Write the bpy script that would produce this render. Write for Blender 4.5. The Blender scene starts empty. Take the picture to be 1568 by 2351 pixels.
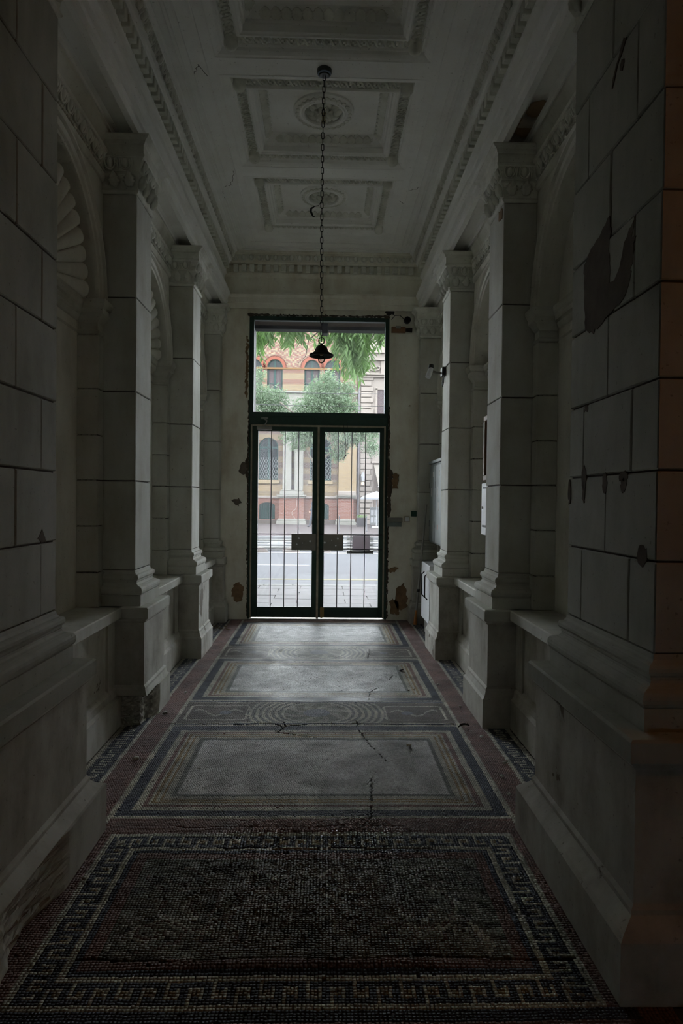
import bpy, bmesh, math, random
import numpy as np
from mathutils import Vector, Matrix

C = bpy.context.scene
COL = C.collection
PI = math.pi
random.seed(7)
rng = np.random.default_rng(11)

# ------------------------------------------------------------------ camera, world, lights, exposure
def make_camera():
    f, cx, cy = 1550.0, 784.0, 1175.5            # pixels of a 1568 x 2351 frame
    vp, roll = (745.5, 1149.7), 0.0109
    Y = Vector(((vp[0]-cx)/f, (vp[1]-cy)/f, 1.0)).normalized()
    X = Vector((1.0, roll, 0.0)); X = (X - Y*X.dot(Y)).normalized()
    Zd = Y.cross(X)
    if Zd.y < 0: Zd = -Zd
    # rows: world axes seen from camera (image x right, y down, z forward) -> camera axes in world
    right = Vector((X.x, Y.x, -Zd.x)); down = Vector((X.y, Y.y, -Zd.y)); fwd = Vector((X.z, Y.z, -Zd.z))
    m = Matrix((( right.x, -down.x, -fwd.x, 0.04),
                ( right.y, -down.y, -fwd.y, 0.0),
                ( right.z, -down.z, -fwd.z, 1.45),
                (0, 0, 0, 1)))
    d = bpy.data.cameras.new('camera'); o = bpy.data.objects.new('camera', d); COL.objects.link(o)
    d.sensor_width = 36.0; d.sensor_fit = 'AUTO'; d.lens = f/2351*36.0
    d.clip_start = 0.05; d.clip_end = 400
    o.matrix_world = m
    C.camera = o
make_camera()

w = bpy.data.worlds.new('overcast_sky'); C.world = w; w.use_nodes = True
bg = w.node_tree.nodes['Background']; bg.inputs[0].default_value = (0.93, 0.97, 1.0, 1); bg.inputs[1].default_value = 1.0
C.view_settings.view_transform = 'Standard'; C.view_settings.look = 'None'
C.view_settings.gamma = 1.0; C.view_settings.use_curve_mapping = False
C.view_settings.exposure = 3.95
C.cycles.max_bounces = 14; C.cycles.diffuse_bounces = 9; C.cycles.transparent_max_bounces = 24
C.cycles.caustics_reflective = False; C.cycles.caustics_refractive = False
C.cycles.use_denoising = True
C.cycles.sample_clamp_indirect = 4.0

# ------------------------------------------------------------------ mesh helpers
class MB:
    def __init__(s): s.v = []; s.f = []; s.sm = []
    def add(s, vs, fs, smooth=False):
        b = len(s.v); s.v += [tuple(q) for q in vs]; s.f += [tuple(b+i for i in q) for q in fs]; s.sm += [smooth]*len(fs); return s
    def box(s, x0, x1, y0, y1, z0, z1):
        if x0 > x1: x0, x1 = x1, x0
        return s.add([(x0,y0,z0),(x1,y0,z0),(x1,y1,z0),(x0,y1,z0),(x0,y0,z1),(x1,y0,z1),(x1,y1,z1),(x0,y1,z1)],
                     [(0,3,2,1),(4,5,6,7),(0,1,5,4),(1,2,6,5),(2,3,7,6),(3,0,4,7)])
    def cbox(s, x0, x1, y0, y1, z0, z1, c=0.006):
        if x0 > x1: x0, x1 = x1, x0
        vs = []; idx = {}
        for i, (xa, xs) in enumerate(((x0,1),(x1,-1))):
            for j, (ya, ys) in enumerate(((y0,1),(y1,-1))):
                for k, (za, zs) in enumerate(((z0,1),(z1,-1))):
                    for ax in range(3):
                        p = [xa+xs*c, ya+ys*c, za+zs*c]; p[ax] = (xa, ya, za)[ax]
                        idx[i,j,k,ax] = len(vs); vs.append(p)
        I = lambda i,j,k,a: idx[i,j,k,a]
        fs = []
        for i in (0,1):
            fs.append([I(i,0,0,0),I(i,1,0,0),I(i,1,1,0),I(i,0,1,0)])
            fs.append([I(0,i,0,1),I(1,i,0,1),I(1,i,1,1),I(0,i,1,1)])
            fs.append([I(0,0,i,2),I(1,0,i,2),I(1,1,i,2),I(0,1,i,2)])
        for i in (0,1):
            for j in (0,1):
                fs.append([I(i,j,0,0),I(i,j,1,0),I(i,j,1,1),I(i,j,0,1)])
                fs.append([I(i,0,j,0),I(i,1,j,0),I(i,1,j,2),I(i,0,j,2)])
                fs.append([I(0,i,j,1),I(1,i,j,1),I(1,i,j,2),I(0,i,j,2)])
                for k in (0,1): fs.append([I(i,j,k,0),I(i,j,k,1),I(i,j,k,2)])
        return s.add(vs, fs)
    def loops(s, L, closed=True, cap0=False, cap1=False, smooth=False):
        n = len(L[0]); vs = [p for l in L for p in l]; fs = []
        for a in range(len(L)-1):
            for i in range(n if closed else n-1):
                j = (i+1) % n
                fs.append((a*n+i, a*n+j, (a+1)*n+j, (a+1)*n+i))
        s.add(vs, fs, smooth)
        if cap0: s.add(L[0], [tuple(range(n))])
        if cap1: s.add(L[-1], [tuple(range(n))])
        return s
    def lathe(s, prof, c=(0,0,0), n=20, smooth=True, axis='z'):
        L = []
        for r, h in prof:
            l = []
            for i in range(n):
                a = 2*PI*i/n; p = (r*math.cos(a), r*math.sin(a), h)
                if axis == 'y': p = (p[0], p[2], p[1])
                if axis == 'x': p = (p[2], p[0], p[1])
                l.append((p[0]+c[0], p[1]+c[1], p[2]+c[2]))
            L.append(l)
        return s.loops(L, True, True, True, smooth)
    def tube(s, pts, r, n=8, caps=True, smooth=True):
        pts = [Vector(p) for p in pts]; L = []
        rs = r if isinstance(r, (list, tuple)) else [r]*len(pts)
        up = None
        for i, p in enumerate(pts):
            t = (pts[min(i+1, len(pts)-1)] - pts[max(i-1, 0)])
            if t.length < 1e-9: t = Vector((0,0,1))
            t.normalize()
            if up is None:
                up = t.orthogonal().normalized()
            up = (up - t*up.dot(t))
            if up.length < 1e-6: up = t.orthogonal()
            up.normalize(); sd = t.cross(up)
            L.append([p + (up*math.cos(2*PI*k/n) + sd*math.sin(2*PI*k/n))*rs[i] for k in range(n)])
        return s.loops(L, True, caps, caps, smooth)
    def ellipsoid(s, c, r, nu=12, nv=8, smooth=True):
        L = []
        for j in range(1, nv):
            t = PI*j/nv
            L.append([(c[0]+r[0]*math.sin(t)*math.cos(2*PI*i/nu), c[1]+r[1]*math.sin(t)*math.sin(2*PI*i/nu), c[2]+r[2]*math.cos(t)) for i in range(nu)])
        s.loops(L, True, False, False, smooth)
        b = len(s.v); s.v += [(c[0],c[1],c[2]+r[2]), (c[0],c[1],c[2]-r[2])]
        f0 = b - nu*(nv-1)
        for i in range(nu):
            s.f.append((b, f0+i, f0+(i+1) % nu)); s.sm.append(smooth)
            s.f.append((b+1, b-nu+(i+1) % nu, b-nu+i)); s.sm.append(smooth)
        return s
    # moulding round three sides of a rectangular projection: prof = (outset, z); u grows away from the hall axis
    def ring(s, sg, u0, u1, y0, y1, prof, near=True, far=True, smooth=False):
        L = []
        for o, z in prof:
            a = y0 - (o if near else 0); b = y1 + (o if far else 0)
            L.append([(sg*(u0-o), a, z), (sg*(u0-o), b, z), (sg*u1, b, z), (sg*u1, a, z)])
        return s.loops(L, True, True, True, smooth)
    # profile (u, z) extruded along y on side sg
    def run_y(s, sg, prof, y0, y1, closed=False):
        return s.loops([[(sg*u, y, z) for u, z in prof] for y in (y0, y1)], closed, closed, closed)
    def poly(s, pts): return s.add(pts, [tuple(range(len(pts)))])
    def mesh(s, name, fix=True):
        me = bpy.data.meshes.new(name); me.from_pydata(s.v, [], s.f)
        me.polygons.foreach_set('use_smooth', s.sm)
        if fix:
            b = bmesh.new(); b.from_mesh(me); bmesh.ops.recalc_face_normals(b, faces=b.faces[:]); b.to_mesh(me); b.free()
        me.update(); return me

def link(name, me, mat, parent=None, loc=None, rot=None, kind=None):
    o = bpy.data.objects.new(name, me); COL.objects.link(o)
    if mat is not None and not me.materials: me.materials.append(mat)
    if parent is not None: o.parent = parent
    if loc is not None: o.location = loc
    if rot is not None: o.rotation_euler = rot
    if kind: o['kind'] = kind
    return o
def ob(name, mb, mat, parent=None, kind=None, fix=True): return link(name, mb.mesh(name, fix), mat, parent, kind=kind)
def thing(name, label, cat, loc=(0,0,0), group=None, rz=0.0):
    o = bpy.data.objects.new(name, None); COL.objects.link(o); o.location = loc; o.rotation_euler = (0,0,rz)
    o.empty_display_size = 0.1
    tag(o, label, cat, group); return o
def tag(o, label, cat, group=None):
    o['label'] = label; o['category'] = cat
    if group: o['group'] = group
    return o
def local(mb, t):
    x, y, z = t.location; mb.v = [(p[0]-x, p[1]-y, p[2]-z) for p in mb.v]; return mb

# ------------------------------------------------------------------ materials
def newmat(name):
    m = bpy.data.materials.new(name); m.use_nodes = True
    return m, m.node_tree.nodes, m.node_tree.links, m.node_tree.nodes['Principled BSDF']
def N(ns, t, **k):
    n = ns.new(t)
    for a, b in k.items():
        if a.startswith('i_'):
            key = a[2:]; n.inputs[int(key) if key.isdigit() else key].default_value = b
        else: setattr(n, a, b)
    return n
def plain(name, col, rough=0.6, metal=0.0, noise=0.0, scale=20, bump=0.0):
    m, ns, L, p = newmat(name); p.inputs['Roughness'].default_value = rough; p.inputs['Metallic'].default_value = metal
    p.inputs['Base Color'].default_value = (*col, 1)
    if noise or bump:
        tc = N(ns, 'ShaderNodeTexCoord'); nz = N(ns, 'ShaderNodeTexNoise', i_Scale=scale, i_Detail=6.0)
        L.new(tc.outputs['Object'], nz.inputs['Vector'])
        if noise:
            mx = N(ns, 'ShaderNodeMix', data_type='RGBA')
            mx.inputs[6].default_value = (*[c*(1-noise) for c in col], 1); mx.inputs[7].default_value = (*[min(1, c*(1+noise)) for c in col], 1)
            L.new(nz.outputs[0], mx.inputs[0]); L.new(mx.outputs[2], p.inputs['Base Color'])
        if bump:
            b = N(ns, 'ShaderNodeBump', i_Strength=bump, i_Distance=0.01); L.new(nz.outputs[0], b.inputs['Height']); L.new(b.outputs[0], p.inputs['Normal'])
    return m
def plaster(name, col, stain, amount=0.5, scale=3.0, peel=None, peel_at=0.62, bump=0.35, rough=0.75):
    """painted plaster: cloudy colour, streaky dirt, fine grain, optional flaked patches"""
    m, ns, L, p = newmat(name); p.inputs['Roughness'].default_value = rough; p.inputs['Specular IOR Level'].default_value = 0.3
    ge = N(ns, 'ShaderNodeNewGeometry')
    n1 = N(ns, 'ShaderNodeTexNoise', i_Scale=scale, i_Detail=9.0, i_Roughness=0.65)
    L.new(ge.outputs['Position'], n1.inputs['Vector'])
    mp = N(ns, 'ShaderNodeMapping'); mp.inputs['Scale'].default_value = (3.2, 3.2, 1.1); L.new(ge.outputs['Position'], mp.inputs['Vector'])
    n2 = N(ns, 'ShaderNodeTexNoise', i_Scale=1.6, i_Detail=7.0, i_Roughness=0.6); L.new(mp.outputs[0], n2.inputs['Vector'])
    n3 = N(ns, 'ShaderNodeTexNoise', i_Scale=60.0, i_Detail=5.0); L.new(ge.outputs['Position'], n3.inputs['Vector'])
    mul = N(ns, 'ShaderNodeMath', operation='MULTIPLY'); L.new(n1.outputs[0], mul.inputs[0]); L.new(n2.outputs[0], mul.inputs[1])
    r = N(ns, 'ShaderNodeMapRange', i_1=0.17, i_2=0.42, i_3=0.0, i_4=amount); L.new(mul.outputs[0], r.inputs[0])
    mx = N(ns, 'ShaderNodeMix', data_type='RGBA'); mx.inputs[6].default_value = (*col, 1); mx.inputs[7].default_value = (*stain, 1)
    L.new(r.outputs[0], mx.inputs[0]); out = mx.outputs[2]
    sp = N(ns, 'ShaderNodeMapRange', i_1=0.66, i_2=0.74, i_3=0.0, i_4=0.55); L.new(n3.outputs[0], sp.inputs[0])
    m3 = N(ns, 'ShaderNodeMix', data_type='RGBA'); m3.inputs[7].default_value = (*[c*0.4 for c in stain], 1)
    L.new(sp.outputs[0], m3.inputs[0]); L.new(out, m3.inputs[6]); out = m3.outputs[2]
    add = N(ns, 'ShaderNodeMath', operation='MULTIPLY_ADD', i_1=0.35); L.new(n3.outputs[0], add.inputs[0]); L.new(n1.outputs[0], add.inputs[2]); h = add.outputs[0]
    if peel:
        n4 = N(ns, 'ShaderNodeTexNoise', i_Scale=2.3, i_Detail=8.0, i_Roughness=0.6, i_Distortion=0.4); L.new(ge.outputs['Position'], n4.inputs['Vector'])
        pr = N(ns, 'ShaderNodeMapRange', i_1=peel_at, i_2=peel_at+0.012); L.new(n4.outputs[0], pr.inputs[0])
        m4 = N(ns, 'ShaderNodeMix', data_type='RGBA'); m4.inputs[7].default_value = (*peel, 1)
        L.new(pr.outputs[0], m4.inputs[0]); L.new(out, m4.inputs[6]); out = m4.outputs[2]
        sb = N(ns, 'ShaderNodeMath', operation='SUBTRACT'); L.new(h, sb.inputs[0]); L.new(pr.outputs[0], sb.inputs[1]); h = sb.outputs[0]
    b = N(ns, 'ShaderNodeBump', i_Strength=bump, i_Distance=0.004); L.new(h, b.inputs['Height']); L.new(b.outputs[0], p.inputs['Normal'])
    L.new(out, p.inputs['Base Color'])
    return m

M = {}
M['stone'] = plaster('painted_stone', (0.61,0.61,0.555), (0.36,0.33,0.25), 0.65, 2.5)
M['pier'] = plaster('shade_toned_pier_stone', (0.44,0.44,0.385), (0.22,0.22,0.165), 0.65, 2.5)  # darker copy of the stone: dimness of the near piers put into the colour
M['dado'] = plaster('worn_dado_plaster', (0.58,0.57,0.51), (0.22,0.18,0.13), 0.85, 3.5, peel=(0.17,0.14,0.105), peel_at=0.66)
M['wall'] = plaster('wall_plaster', (0.76,0.75,0.68), (0.38,0.34,0.26), 0.55, 2.2)
M['end'] = plaster('end_wall_plaster', (0.82,0.81,0.71), (0.52,0.43,0.31), 0.75, 2.0, peel=(0.33,0.22,0.12), peel_at=0.70, bump=0.6)
M['ceil'] = plaster('ceiling_plaster', (0.92,0.92,0.89), (0.68,0.65,0.58), 0.35, 1.6)
M['orn'] = plaster('ornament_plaster', (0.80,0.80,0.73), (0.34,0.32,0.24), 0.55, 6.0)
M['joint'] = plain('dark_joint_mortar', (0.07,0.06,0.05), 0.95)
M['render'] = plain('bare_render', (0.13,0.105,0.082), 0.95, noise=0.4, scale=14, bump=0.6)
M['brownrender'] = plain('brown_exposed_render', (0.24,0.15,0.08), 0.95, noise=0.5, scale=16, bump=0.7)
M['darkwall'] = plain('unseen_dark_lobby_wall', (0.12,0.11,0.10), 0.9)  # unseen walls, coloured dark so little light bounces forward
M['sooty'] = plain('sooty_broken_plaster', (0.075,0.055,0.04), 0.95, noise=0.5, scale=20, bump=0.6)
M['grout'] = plain('mosaic_grout', (0.055,0.05,0.045), 0.9, noise=0.3, scale=30)
M['door'] = plain('dark_green_painted_metal', (0.018,0.048,0.034), 0.5, noise=0.4, scale=25)
M['trimwood'] = plain('worn_brown_door_edging', (0.42,0.35,0.26), 0.6, noise=0.5, scale=18)
M['bar'] = plain('dark_iron', (0.025,0.025,0.028), 0.5, 0.6)
M['plate'] = plain('grey_steel_plate', (0.24,0.225,0.195), 0.55, 0.2, noise=0.25, scale=12)
M['brass'] = plain('aged_brass', (0.35,0.25,0.10), 0.45, 0.8)
M['alu'] = plain('dull_aluminium', (0.35,0.34,0.31), 0.45, 0.6)
M['lampmetal'] = plain('dark_green_enamel', (0.03,0.035,0.028), 0.4, 0.2)
M['enamel'] = plain('blue_grey_enamel', (0.12,0.16,0.24), 0.35)
M['cab'] = plain('grey_green_cabinet_paint', (0.17,0.20,0.185), 0.45, noise=0.12, scale=8)
M['white'] = plain('white_paint', (0.75,0.76,0.78), 0.5)
M['paper'] = plain('paper_sticker', (0.75,0.74,0.70), 0.8)
M['redpaper'] = plain('reddish_sticker', (0.65,0.40,0.34), 0.8)
M['wood'] = plain('brown_wood', (0.20,0.10,0.045), 0.6, noise=0.4, scale=10)
M['orange'] = plain('orange_plastic', (0.55,0.22,0.04), 0.5)
M['greenplate'] = plain('dark_green_switch_plate', (0.012,0.075,0.045), 0.5)
M['black'] = plain('black_rubber', (0.012,0.012,0.013), 0.6)
M['asphalt'] = plain('pale_asphalt', (0.035,0.035,0.039), 0.8, noise=0.2, scale=1.2)
M['slab'] = plain('pavement_slab', (0.049,0.046,0.046), 0.8, noise=0.18, scale=5)
M['farpave'] = plain('far_pavement', (0.040,0.033,0.033), 0.85, noise=0.15, scale=2)
M['kerb'] = plain('kerb_stone', (0.071,0.069,0.065), 0.8, noise=0.15, scale=6)
M['paleconc'] = plain('pale_concrete', (0.083,0.083,0.085), 0.8, noise=0.15, scale=5)
M['brownconc'] = plain('brownish_concrete', (0.050,0.042,0.038), 0.8, noise=0.15, scale=5)
M['line_y'] = plain('yellow_road_paint', (0.131,0.117,0.055), 0.7)
M['line_w'] = plain('white_road_paint', (0.123,0.123,0.123), 0.7)
M['cream'] = plain('cream_limestone', (0.101,0.097,0.087), 0.8, noise=0.15, scale=3)
M['bstone'] = plain('pale_facade_stone', (0.118,0.102,0.092), 0.8, noise=0.15, scale=2)
M['grooves'] = plain('stone_groove', (0.05,0.038,0.032), 0.9)
M['wgreen'] = plain('green_window_frame', (0.010,0.026,0.024), 0.5)
M['wdark'] = plain('dark_window_glass', (0.012,0.014,0.016), 0.12)
M['curtain'] = plain('pinkish_curtain', (0.045,0.036,0.038), 0.9)
M['lattice'] = plain('white_lattice', (0.103,0.114,0.114), 0.6)
M['arch_red'] = plain('red_arch_brick', (0.105,0.036,0.025), 0.85, noise=0.2, scale=20)
M['arch_dark'] = plain('dark_red_dentil_brick', (0.06,0.018,0.012), 0.85)
M['orangeband'] = plain('orange_terracotta', (0.079,0.044,0.020), 0.8)
M['ybrick_plain'] = plain('yellow_brick_soldier', (0.103,0.077,0.044), 0.85, noise=0.2, scale=30)
M['awning'] = plain('beige_awning_canvas', (0.105,0.094,0.083), 0.9)
M['parasol'] = plain('white_parasol_canvas', (0.129,0.132,0.142), 0.9)
M['outwhite'] = plain('dimmed_outdoor_white', (0.146,0.146,0.155), 0.7)  # white toned down in colour to offset the strong outdoor light
M['outgrey'] = plain('dimmed_outdoor_steel', (0.039,0.039,0.043), 0.7)  # steel darkened in colour because daylight made it too bright
M['chalk'] = plain('chalky_graffiti', (0.155,0.142,0.138), 0.9)
M['person'] = plain('dark_clothes', (0.015,0.018,0.025), 0.85)
M['skin'] = plain('skin', (0.35,0.22,0.16), 0.6)
M['hair'] = plain('brown_hair', (0.03,0.02,0.015), 0.6)
M['bark'] = plain('tree_bark', (0.06,0.05,0.04), 0.9, noise=0.4, scale=12, bump=0.5)
M['planter'] = plain('dark_planter', (0.017,0.015,0.017), 0.8)
M['soffit_brown'] = plain('brown_soffit_paint', (0.058,0.043,0.031), 0.8)
M['lintel'] = plain('grey_lintel', (0.029,0.031,0.029), 0.8)
M['reveal'] = plain('pale_lilac_reveal_paint', (0.083,0.076,0.083), 0.8)
M['ivory'] = plain('ivory_rosette_pendant', (0.40,0.36,0.22), 0.6)
M['leafdead'] = plain('dead_leaf', (0.22,0.17,0.09), 0.9)

for k_ in ('asphalt','slab','farpave','kerb','paleconc','brownconc','cream','bstone','line_y','line_w','soffit_brown','reveal','lintel','wgreen','wdark','curtain','arch_red','orangeband','awning','parasol'): M[k_].node_tree.nodes['Principled BSDF'].inputs['Specular IOR Level'].default_value = 0.12
def glow(name, col, s):
    m, ns, L, p = newmat(name); p.inputs['Base Color'].default_value = (*col, 1); p.inputs['Emission Color'].default_value = (*col, 1); p.inputs['Emission Strength'].default_value = s
    return m
M['lit'] = glow('lit_wall_lamp', (1.0,0.80,0.52), 0.12)
def pane(name, tint, haze, dirt=0.06):
    m, ns, L, p = newmat(name); ns.remove(p); out = ns['Material Output']
    tr = N(ns, 'ShaderNodeBsdfTransparent'); tr.inputs[0].default_value = (*tint, 1)
    gl = N(ns, 'ShaderNodeBsdfGlossy'); gl.inputs['Roughness'].default_value = 0.03
    fr = N(ns, 'ShaderNodeFresnel', i_IOR=1.45)
    a = N(ns, 'ShaderNodeMixShader'); L.new(fr.outputs[0], a.inputs[0]); L.new(tr.outputs[0], a.inputs[1]); L.new(gl.outputs[0], a.inputs[2])
    tl = N(ns, 'ShaderNodeBsdfTranslucent'); tl.inputs[0].default_value = (0.8,0.8,0.82,1)
    ge = N(ns, 'ShaderNodeNewGeometry'); nz = N(ns, 'ShaderNodeTexNoise', i_Scale=2.2, i_Detail=6.0); L.new(ge.outputs['Position'], nz.inputs['Vector'])
    r = N(ns, 'ShaderNodeMapRange', i_1=0.35, i_2=0.75, i_3=haze, i_4=haze+dirt); L.new(nz.outputs[0], r.inputs[0])
    b = N(ns, 'ShaderNodeMixShader'); L.new(r.outputs[0], b.inputs[0]); L.new(a.outputs[0], b.inputs[1]); L.new(tl.outputs[0], b.inputs[2])
    L.new(b.outputs[0], out.inputs[0]); return m
M['pane'] = pane('dusty_door_glass', (0.90,0.92,0.93), 0.016, 0.03)
M['pane_top'] = pane('dusty_transom_glass', (0.93,0.95,0.95), 0.004, 0.014)
M['bulb'] = pane('clear_bulb_glass', (0.85,0.85,0.82), 0.0, 0.01)

m, ns, L, p = newmat('thin_translucent_board'); p.inputs['Base Color'].default_value = (0.55,0.50,0.52,1)
tl = N(ns, 'ShaderNodeBsdfTranslucent'); tl.inputs[0].default_value = (0.30,0.27,0.28,1)
ms = N(ns, 'ShaderNodeMixShader', i_0=0.6); L.new(p.outputs[0], ms.inputs[1]); L.new(tl.outputs[0], ms.inputs[2]); L.new(ms.outputs[0], ns['Material Output'].inputs[0]); M['thin'] = m
m, ns, L, p = newmat('brown_water_stain'); p.inputs['Base Color'].default_value = (0.34,0.22,0.12,1); p.inputs['Roughness'].default_value = 0.9
tc = N(ns, 'ShaderNodeTexCoord'); gr = N(ns, 'ShaderNodeTexGradient', gradient_type='SPHERICAL'); mp = N(ns, 'ShaderNodeMapping'); mp.inputs['Scale'].default_value = (6.5,4.2,3.0)
L.new(tc.outputs['Object'], mp.inputs['Vector']); L.new(mp.outputs[0], gr.inputs[0]); nz = N(ns, 'ShaderNodeTexNoise', i_Scale=9.0, i_Detail=6.0); L.new(tc.outputs['Object'], nz.inputs['Vector'])
ad = N(ns, 'ShaderNodeMath', operation='MULTIPLY_ADD', i_1=0.5, i_2=-0.25); L.new(nz.outputs[0], ad.inputs[0]); a2 = N(ns, 'ShaderNodeMath', operation='ADD'); L.new(ad.outputs[0], a2.inputs[0]); L.new(gr.outputs[1], a2.inputs[1])
rr = N(ns, 'ShaderNodeMapRange', i_1=0.08, i_2=0.6, i_3=0.0, i_4=0.8); L.new(a2.outputs[0], rr.inputs[0]); tr = N(ns, 'ShaderNodeBsdfTransparent')
ms = N(ns, 'ShaderNodeMixShader'); L.new(rr.outputs[0], ms.inputs[0]); L.new(tr.outputs[0], ms.inputs[1]); L.new(p.outputs[0], ms.inputs[2]); L.new(ms.outputs[0], ns['Material Output'].inputs[0]); M['stain'] = m
def brickmat(name, c1, c2, mortar, bw=0.26, bh=0.082, stripes=None, diaper=None):
    """brick courses; stripes = (z period, list of (from, to) bands in the second colour); diaper = pale lozenges"""
    m, ns, L, p = newmat(name); p.inputs['Roughness'].default_value = 0.9
    ge = N(ns, 'ShaderNodeNewGeometry'); sx = N(ns, 'ShaderNodeSeparateXYZ'); L.new(ge.outputs['Position'], sx.inputs[0])
    sm = N(ns, 'ShaderNodeMath', operation='ADD'); L.new(sx.outputs[0], sm.inputs[0]); L.new(sx.outputs[1], sm.inputs[1])
    cb = N(ns, 'ShaderNodeCombineXYZ'); L.new(sm.outputs[0], cb.inputs[0]); L.new(sx.outputs[2], cb.inputs[1])
    bt = N(ns, 'ShaderNodeTexBrick'); L.new(cb.outputs[0], bt.inputs['Vector'])
    bt.inputs['Scale'].default_value = 1.0; bt.inputs['Brick Width'].default_value = bw; bt.inputs['Row Height'].default_value = bh
    bt.inputs['Mortar Size'].default_value = 0.012; bt.inputs['Mortar'].default_value = (*mortar, 1)
    bt.inputs['Color1'].default_value = (*c1, 1); bt.inputs['Color2'].default_value = (*[c*0.82 for c in c1], 1)
    out = bt.outputs['Color']
    def mask_mix(fac, colr, out):
        b2 = N(ns, 'ShaderNodeTexBrick'); L.new(cb.outputs[0], b2.inputs['Vector'])
        for k in ('Scale','Brick Width','Row Height','Mortar Size'): b2.inputs[k].default_value = bt.inputs[k].default_value
        b2.inputs['Mortar'].default_value = (*mortar, 1); b2.inputs['Color1'].default_value = (*colr, 1); b2.inputs['Color2'].default_value = (*[c*0.86 for c in colr], 1)
        mx = N(ns, 'ShaderNodeMix', data_type='RGBA'); L.new(fac, mx.inputs[0]); L.new(out, mx.inputs[6]); L.new(b2.outputs['Color'], mx.inputs[7])
        return mx.outputs[2]
    if stripes:
        per, duty, off = stripes
        a = N(ns, 'ShaderNodeMath', operation='ADD', i_1=off); L.new(sx.outputs[2], a.inputs[0])
        d = N(ns, 'ShaderNodeMath', operation='DIVIDE', i_1=per); L.new(a.outputs[0], d.inputs[0])
        fr = N(ns, 'ShaderNodeMath', operation='FRACT'); L.new(d.outputs[0], fr.inputs[0])
        lt = N(ns, 'ShaderNodeMath', operation='LESS_THAN', i_1=duty); L.new(fr.outputs[0], lt.inputs[0])
        out = mask_mix(lt.outputs[0], c2, out)
    if diaper:
        pw, ph = diaper
        def tri(src, per, snap):
            s1 = N(ns, 'ShaderNodeMath', operation='SNAP', i_1=snap); L.new(src, s1.inputs[0])
            d = N(ns, 'ShaderNodeMath', operation='DIVIDE', i_1=per); L.new(s1.outputs[0], d.inputs[0])
            fr = N(ns, 'ShaderNodeMath', operation='FRACT'); L.new(d.outputs[0], fr.inputs[0])
            sb = N(ns, 'ShaderNodeMath', operation='SUBTRACT', i_1=0.5); L.new(fr.outputs[0], sb.inputs[0])
            ab = N(ns, 'ShaderNodeMath', operation='ABSOLUTE'); L.new(sb.outputs[0], ab.inputs[0]); return ab.outputs[0]
        t = N(ns, 'ShaderNodeMath', operation='ADD'); L.new(tri(sm.outputs[0], pw, 0.13), t.inputs[0]); L.new(tri(sx.outputs[2], ph, bh), t.inputs[1])
        k = N(ns, 'ShaderNodeMath', operation='MULTIPLY', i_1=3.0); L.new(t.outputs[0], k.inputs[0])
        fr = N(ns, 'ShaderNodeMath', operation='FRACT'); L.new(k.outputs[0], fr.inputs[0])
        lt = N(ns, 'ShaderNodeMath', operation='LESS_THAN', i_1=0.45); L.new(fr.outputs[0], lt.inputs[0])
        out = mask_mix(lt.outputs[0], c2, out)
    L.new(out, p.inputs['Base Color']); return m
YB, RB, BR, MO = (0.108,0.076,0.038), (0.074,0.024,0.015), (0.040,0.023,0.018), (0.056,0.048,0.04)
M['b_diaper'] = brickmat('diaper_brickwork', (0.085,0.030,0.021), (0.130,0.096,0.056), MO, diaper=(1.05,0.84))
M['b_stripe'] = brickmat('yellow_and_red_striped_brickwork', YB, (0.074,0.026,0.016), MO, stripes=(0.66,0.42,0.1))
M['b_brown'] = brickmat('yellow_and_brown_striped_brickwork', (0.084,0.059,0.030), BR, MO, stripes=(0.68,0.5,0.0))
M['b_yellow'] = brickmat('yellow_brickwork', YB, YB, (0.096,0.072,0.048))
M['b_red'] = brickmat('red_brickwork', RB, RB, (0.096,0.06,0.048))

def leafmat(name, c1, c2):
    m, ns, L, p = newmat(name); ge = N(ns, 'ShaderNodeNewGeometry')
    nz = N(ns, 'ShaderNodeTexNoise', i_Scale=3.0, i_Detail=3.0); L.new(ge.outputs['Position'], nz.inputs['Vector'])
    mx = N(ns, 'ShaderNodeMix', data_type='RGBA'); mx.inputs[6].default_value = (*c1, 1); mx.inputs[7].default_value = (*c2, 1)
    L.new(nz.outputs[0], mx.inputs[0]); L.new(mx.outputs[2], p.inputs['Base Color']); p.inputs['Roughness'].default_value = 0.6
    tl = N(ns, 'ShaderNodeBsdfTranslucent'); L.new(mx.outputs[2], tl.inputs[0])
    ms = N(ns, 'ShaderNodeMixShader', i_0=0.45); L.new(p.outputs[0], ms.inputs[1]); L.new(tl.outputs[0], ms.inputs[2]); L.new(ms.outputs[0], ns['Material Output'].inputs[0])
    return m
M['leaf_near'] = leafmat('fresh_green_leaf', (0.05,0.105,0.025), (0.10,0.18,0.05))
M['leaf_far'] = leafmat('grey_green_leaf', (0.052,0.085,0.046), (0.088,0.13,0.072))

m, ns, L, p = newmat('mosaic_tessera')
p.inputs['Specular IOR Level'].default_value = 0.25
at = N(ns, 'ShaderNodeAttribute', attribute_name='tile'); L.new(at.outputs['Color'], p.inputs['Base Color'])
ge = N(ns, 'ShaderNodeNewGeometry'); nz = N(ns, 'ShaderNodeTexNoise', i_Scale=5.0, i_Detail=8.0); L.new(ge.outputs['Position'], nz.inputs['Vector'])
r = N(ns, 'ShaderNodeMapRange', i_1=0.3, i_2=0.7, i_3=0.30, i_4=0.55); L.new(nz.outputs[0], r.inputs[0]); ap = N(ns, 'ShaderNodeAttribute', attribute_name='polish')
sb = N(ns, 'ShaderNodeMix', data_type='FLOAT'); L.new(ap.outputs['Fac'], sb.inputs[0]); L.new(r.outputs[0], sb.inputs[2]); sb.inputs[3].default_value = 0.10
L.new(sb.outputs[0], p.inputs['Roughness'])
M['tess'] = m

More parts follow.
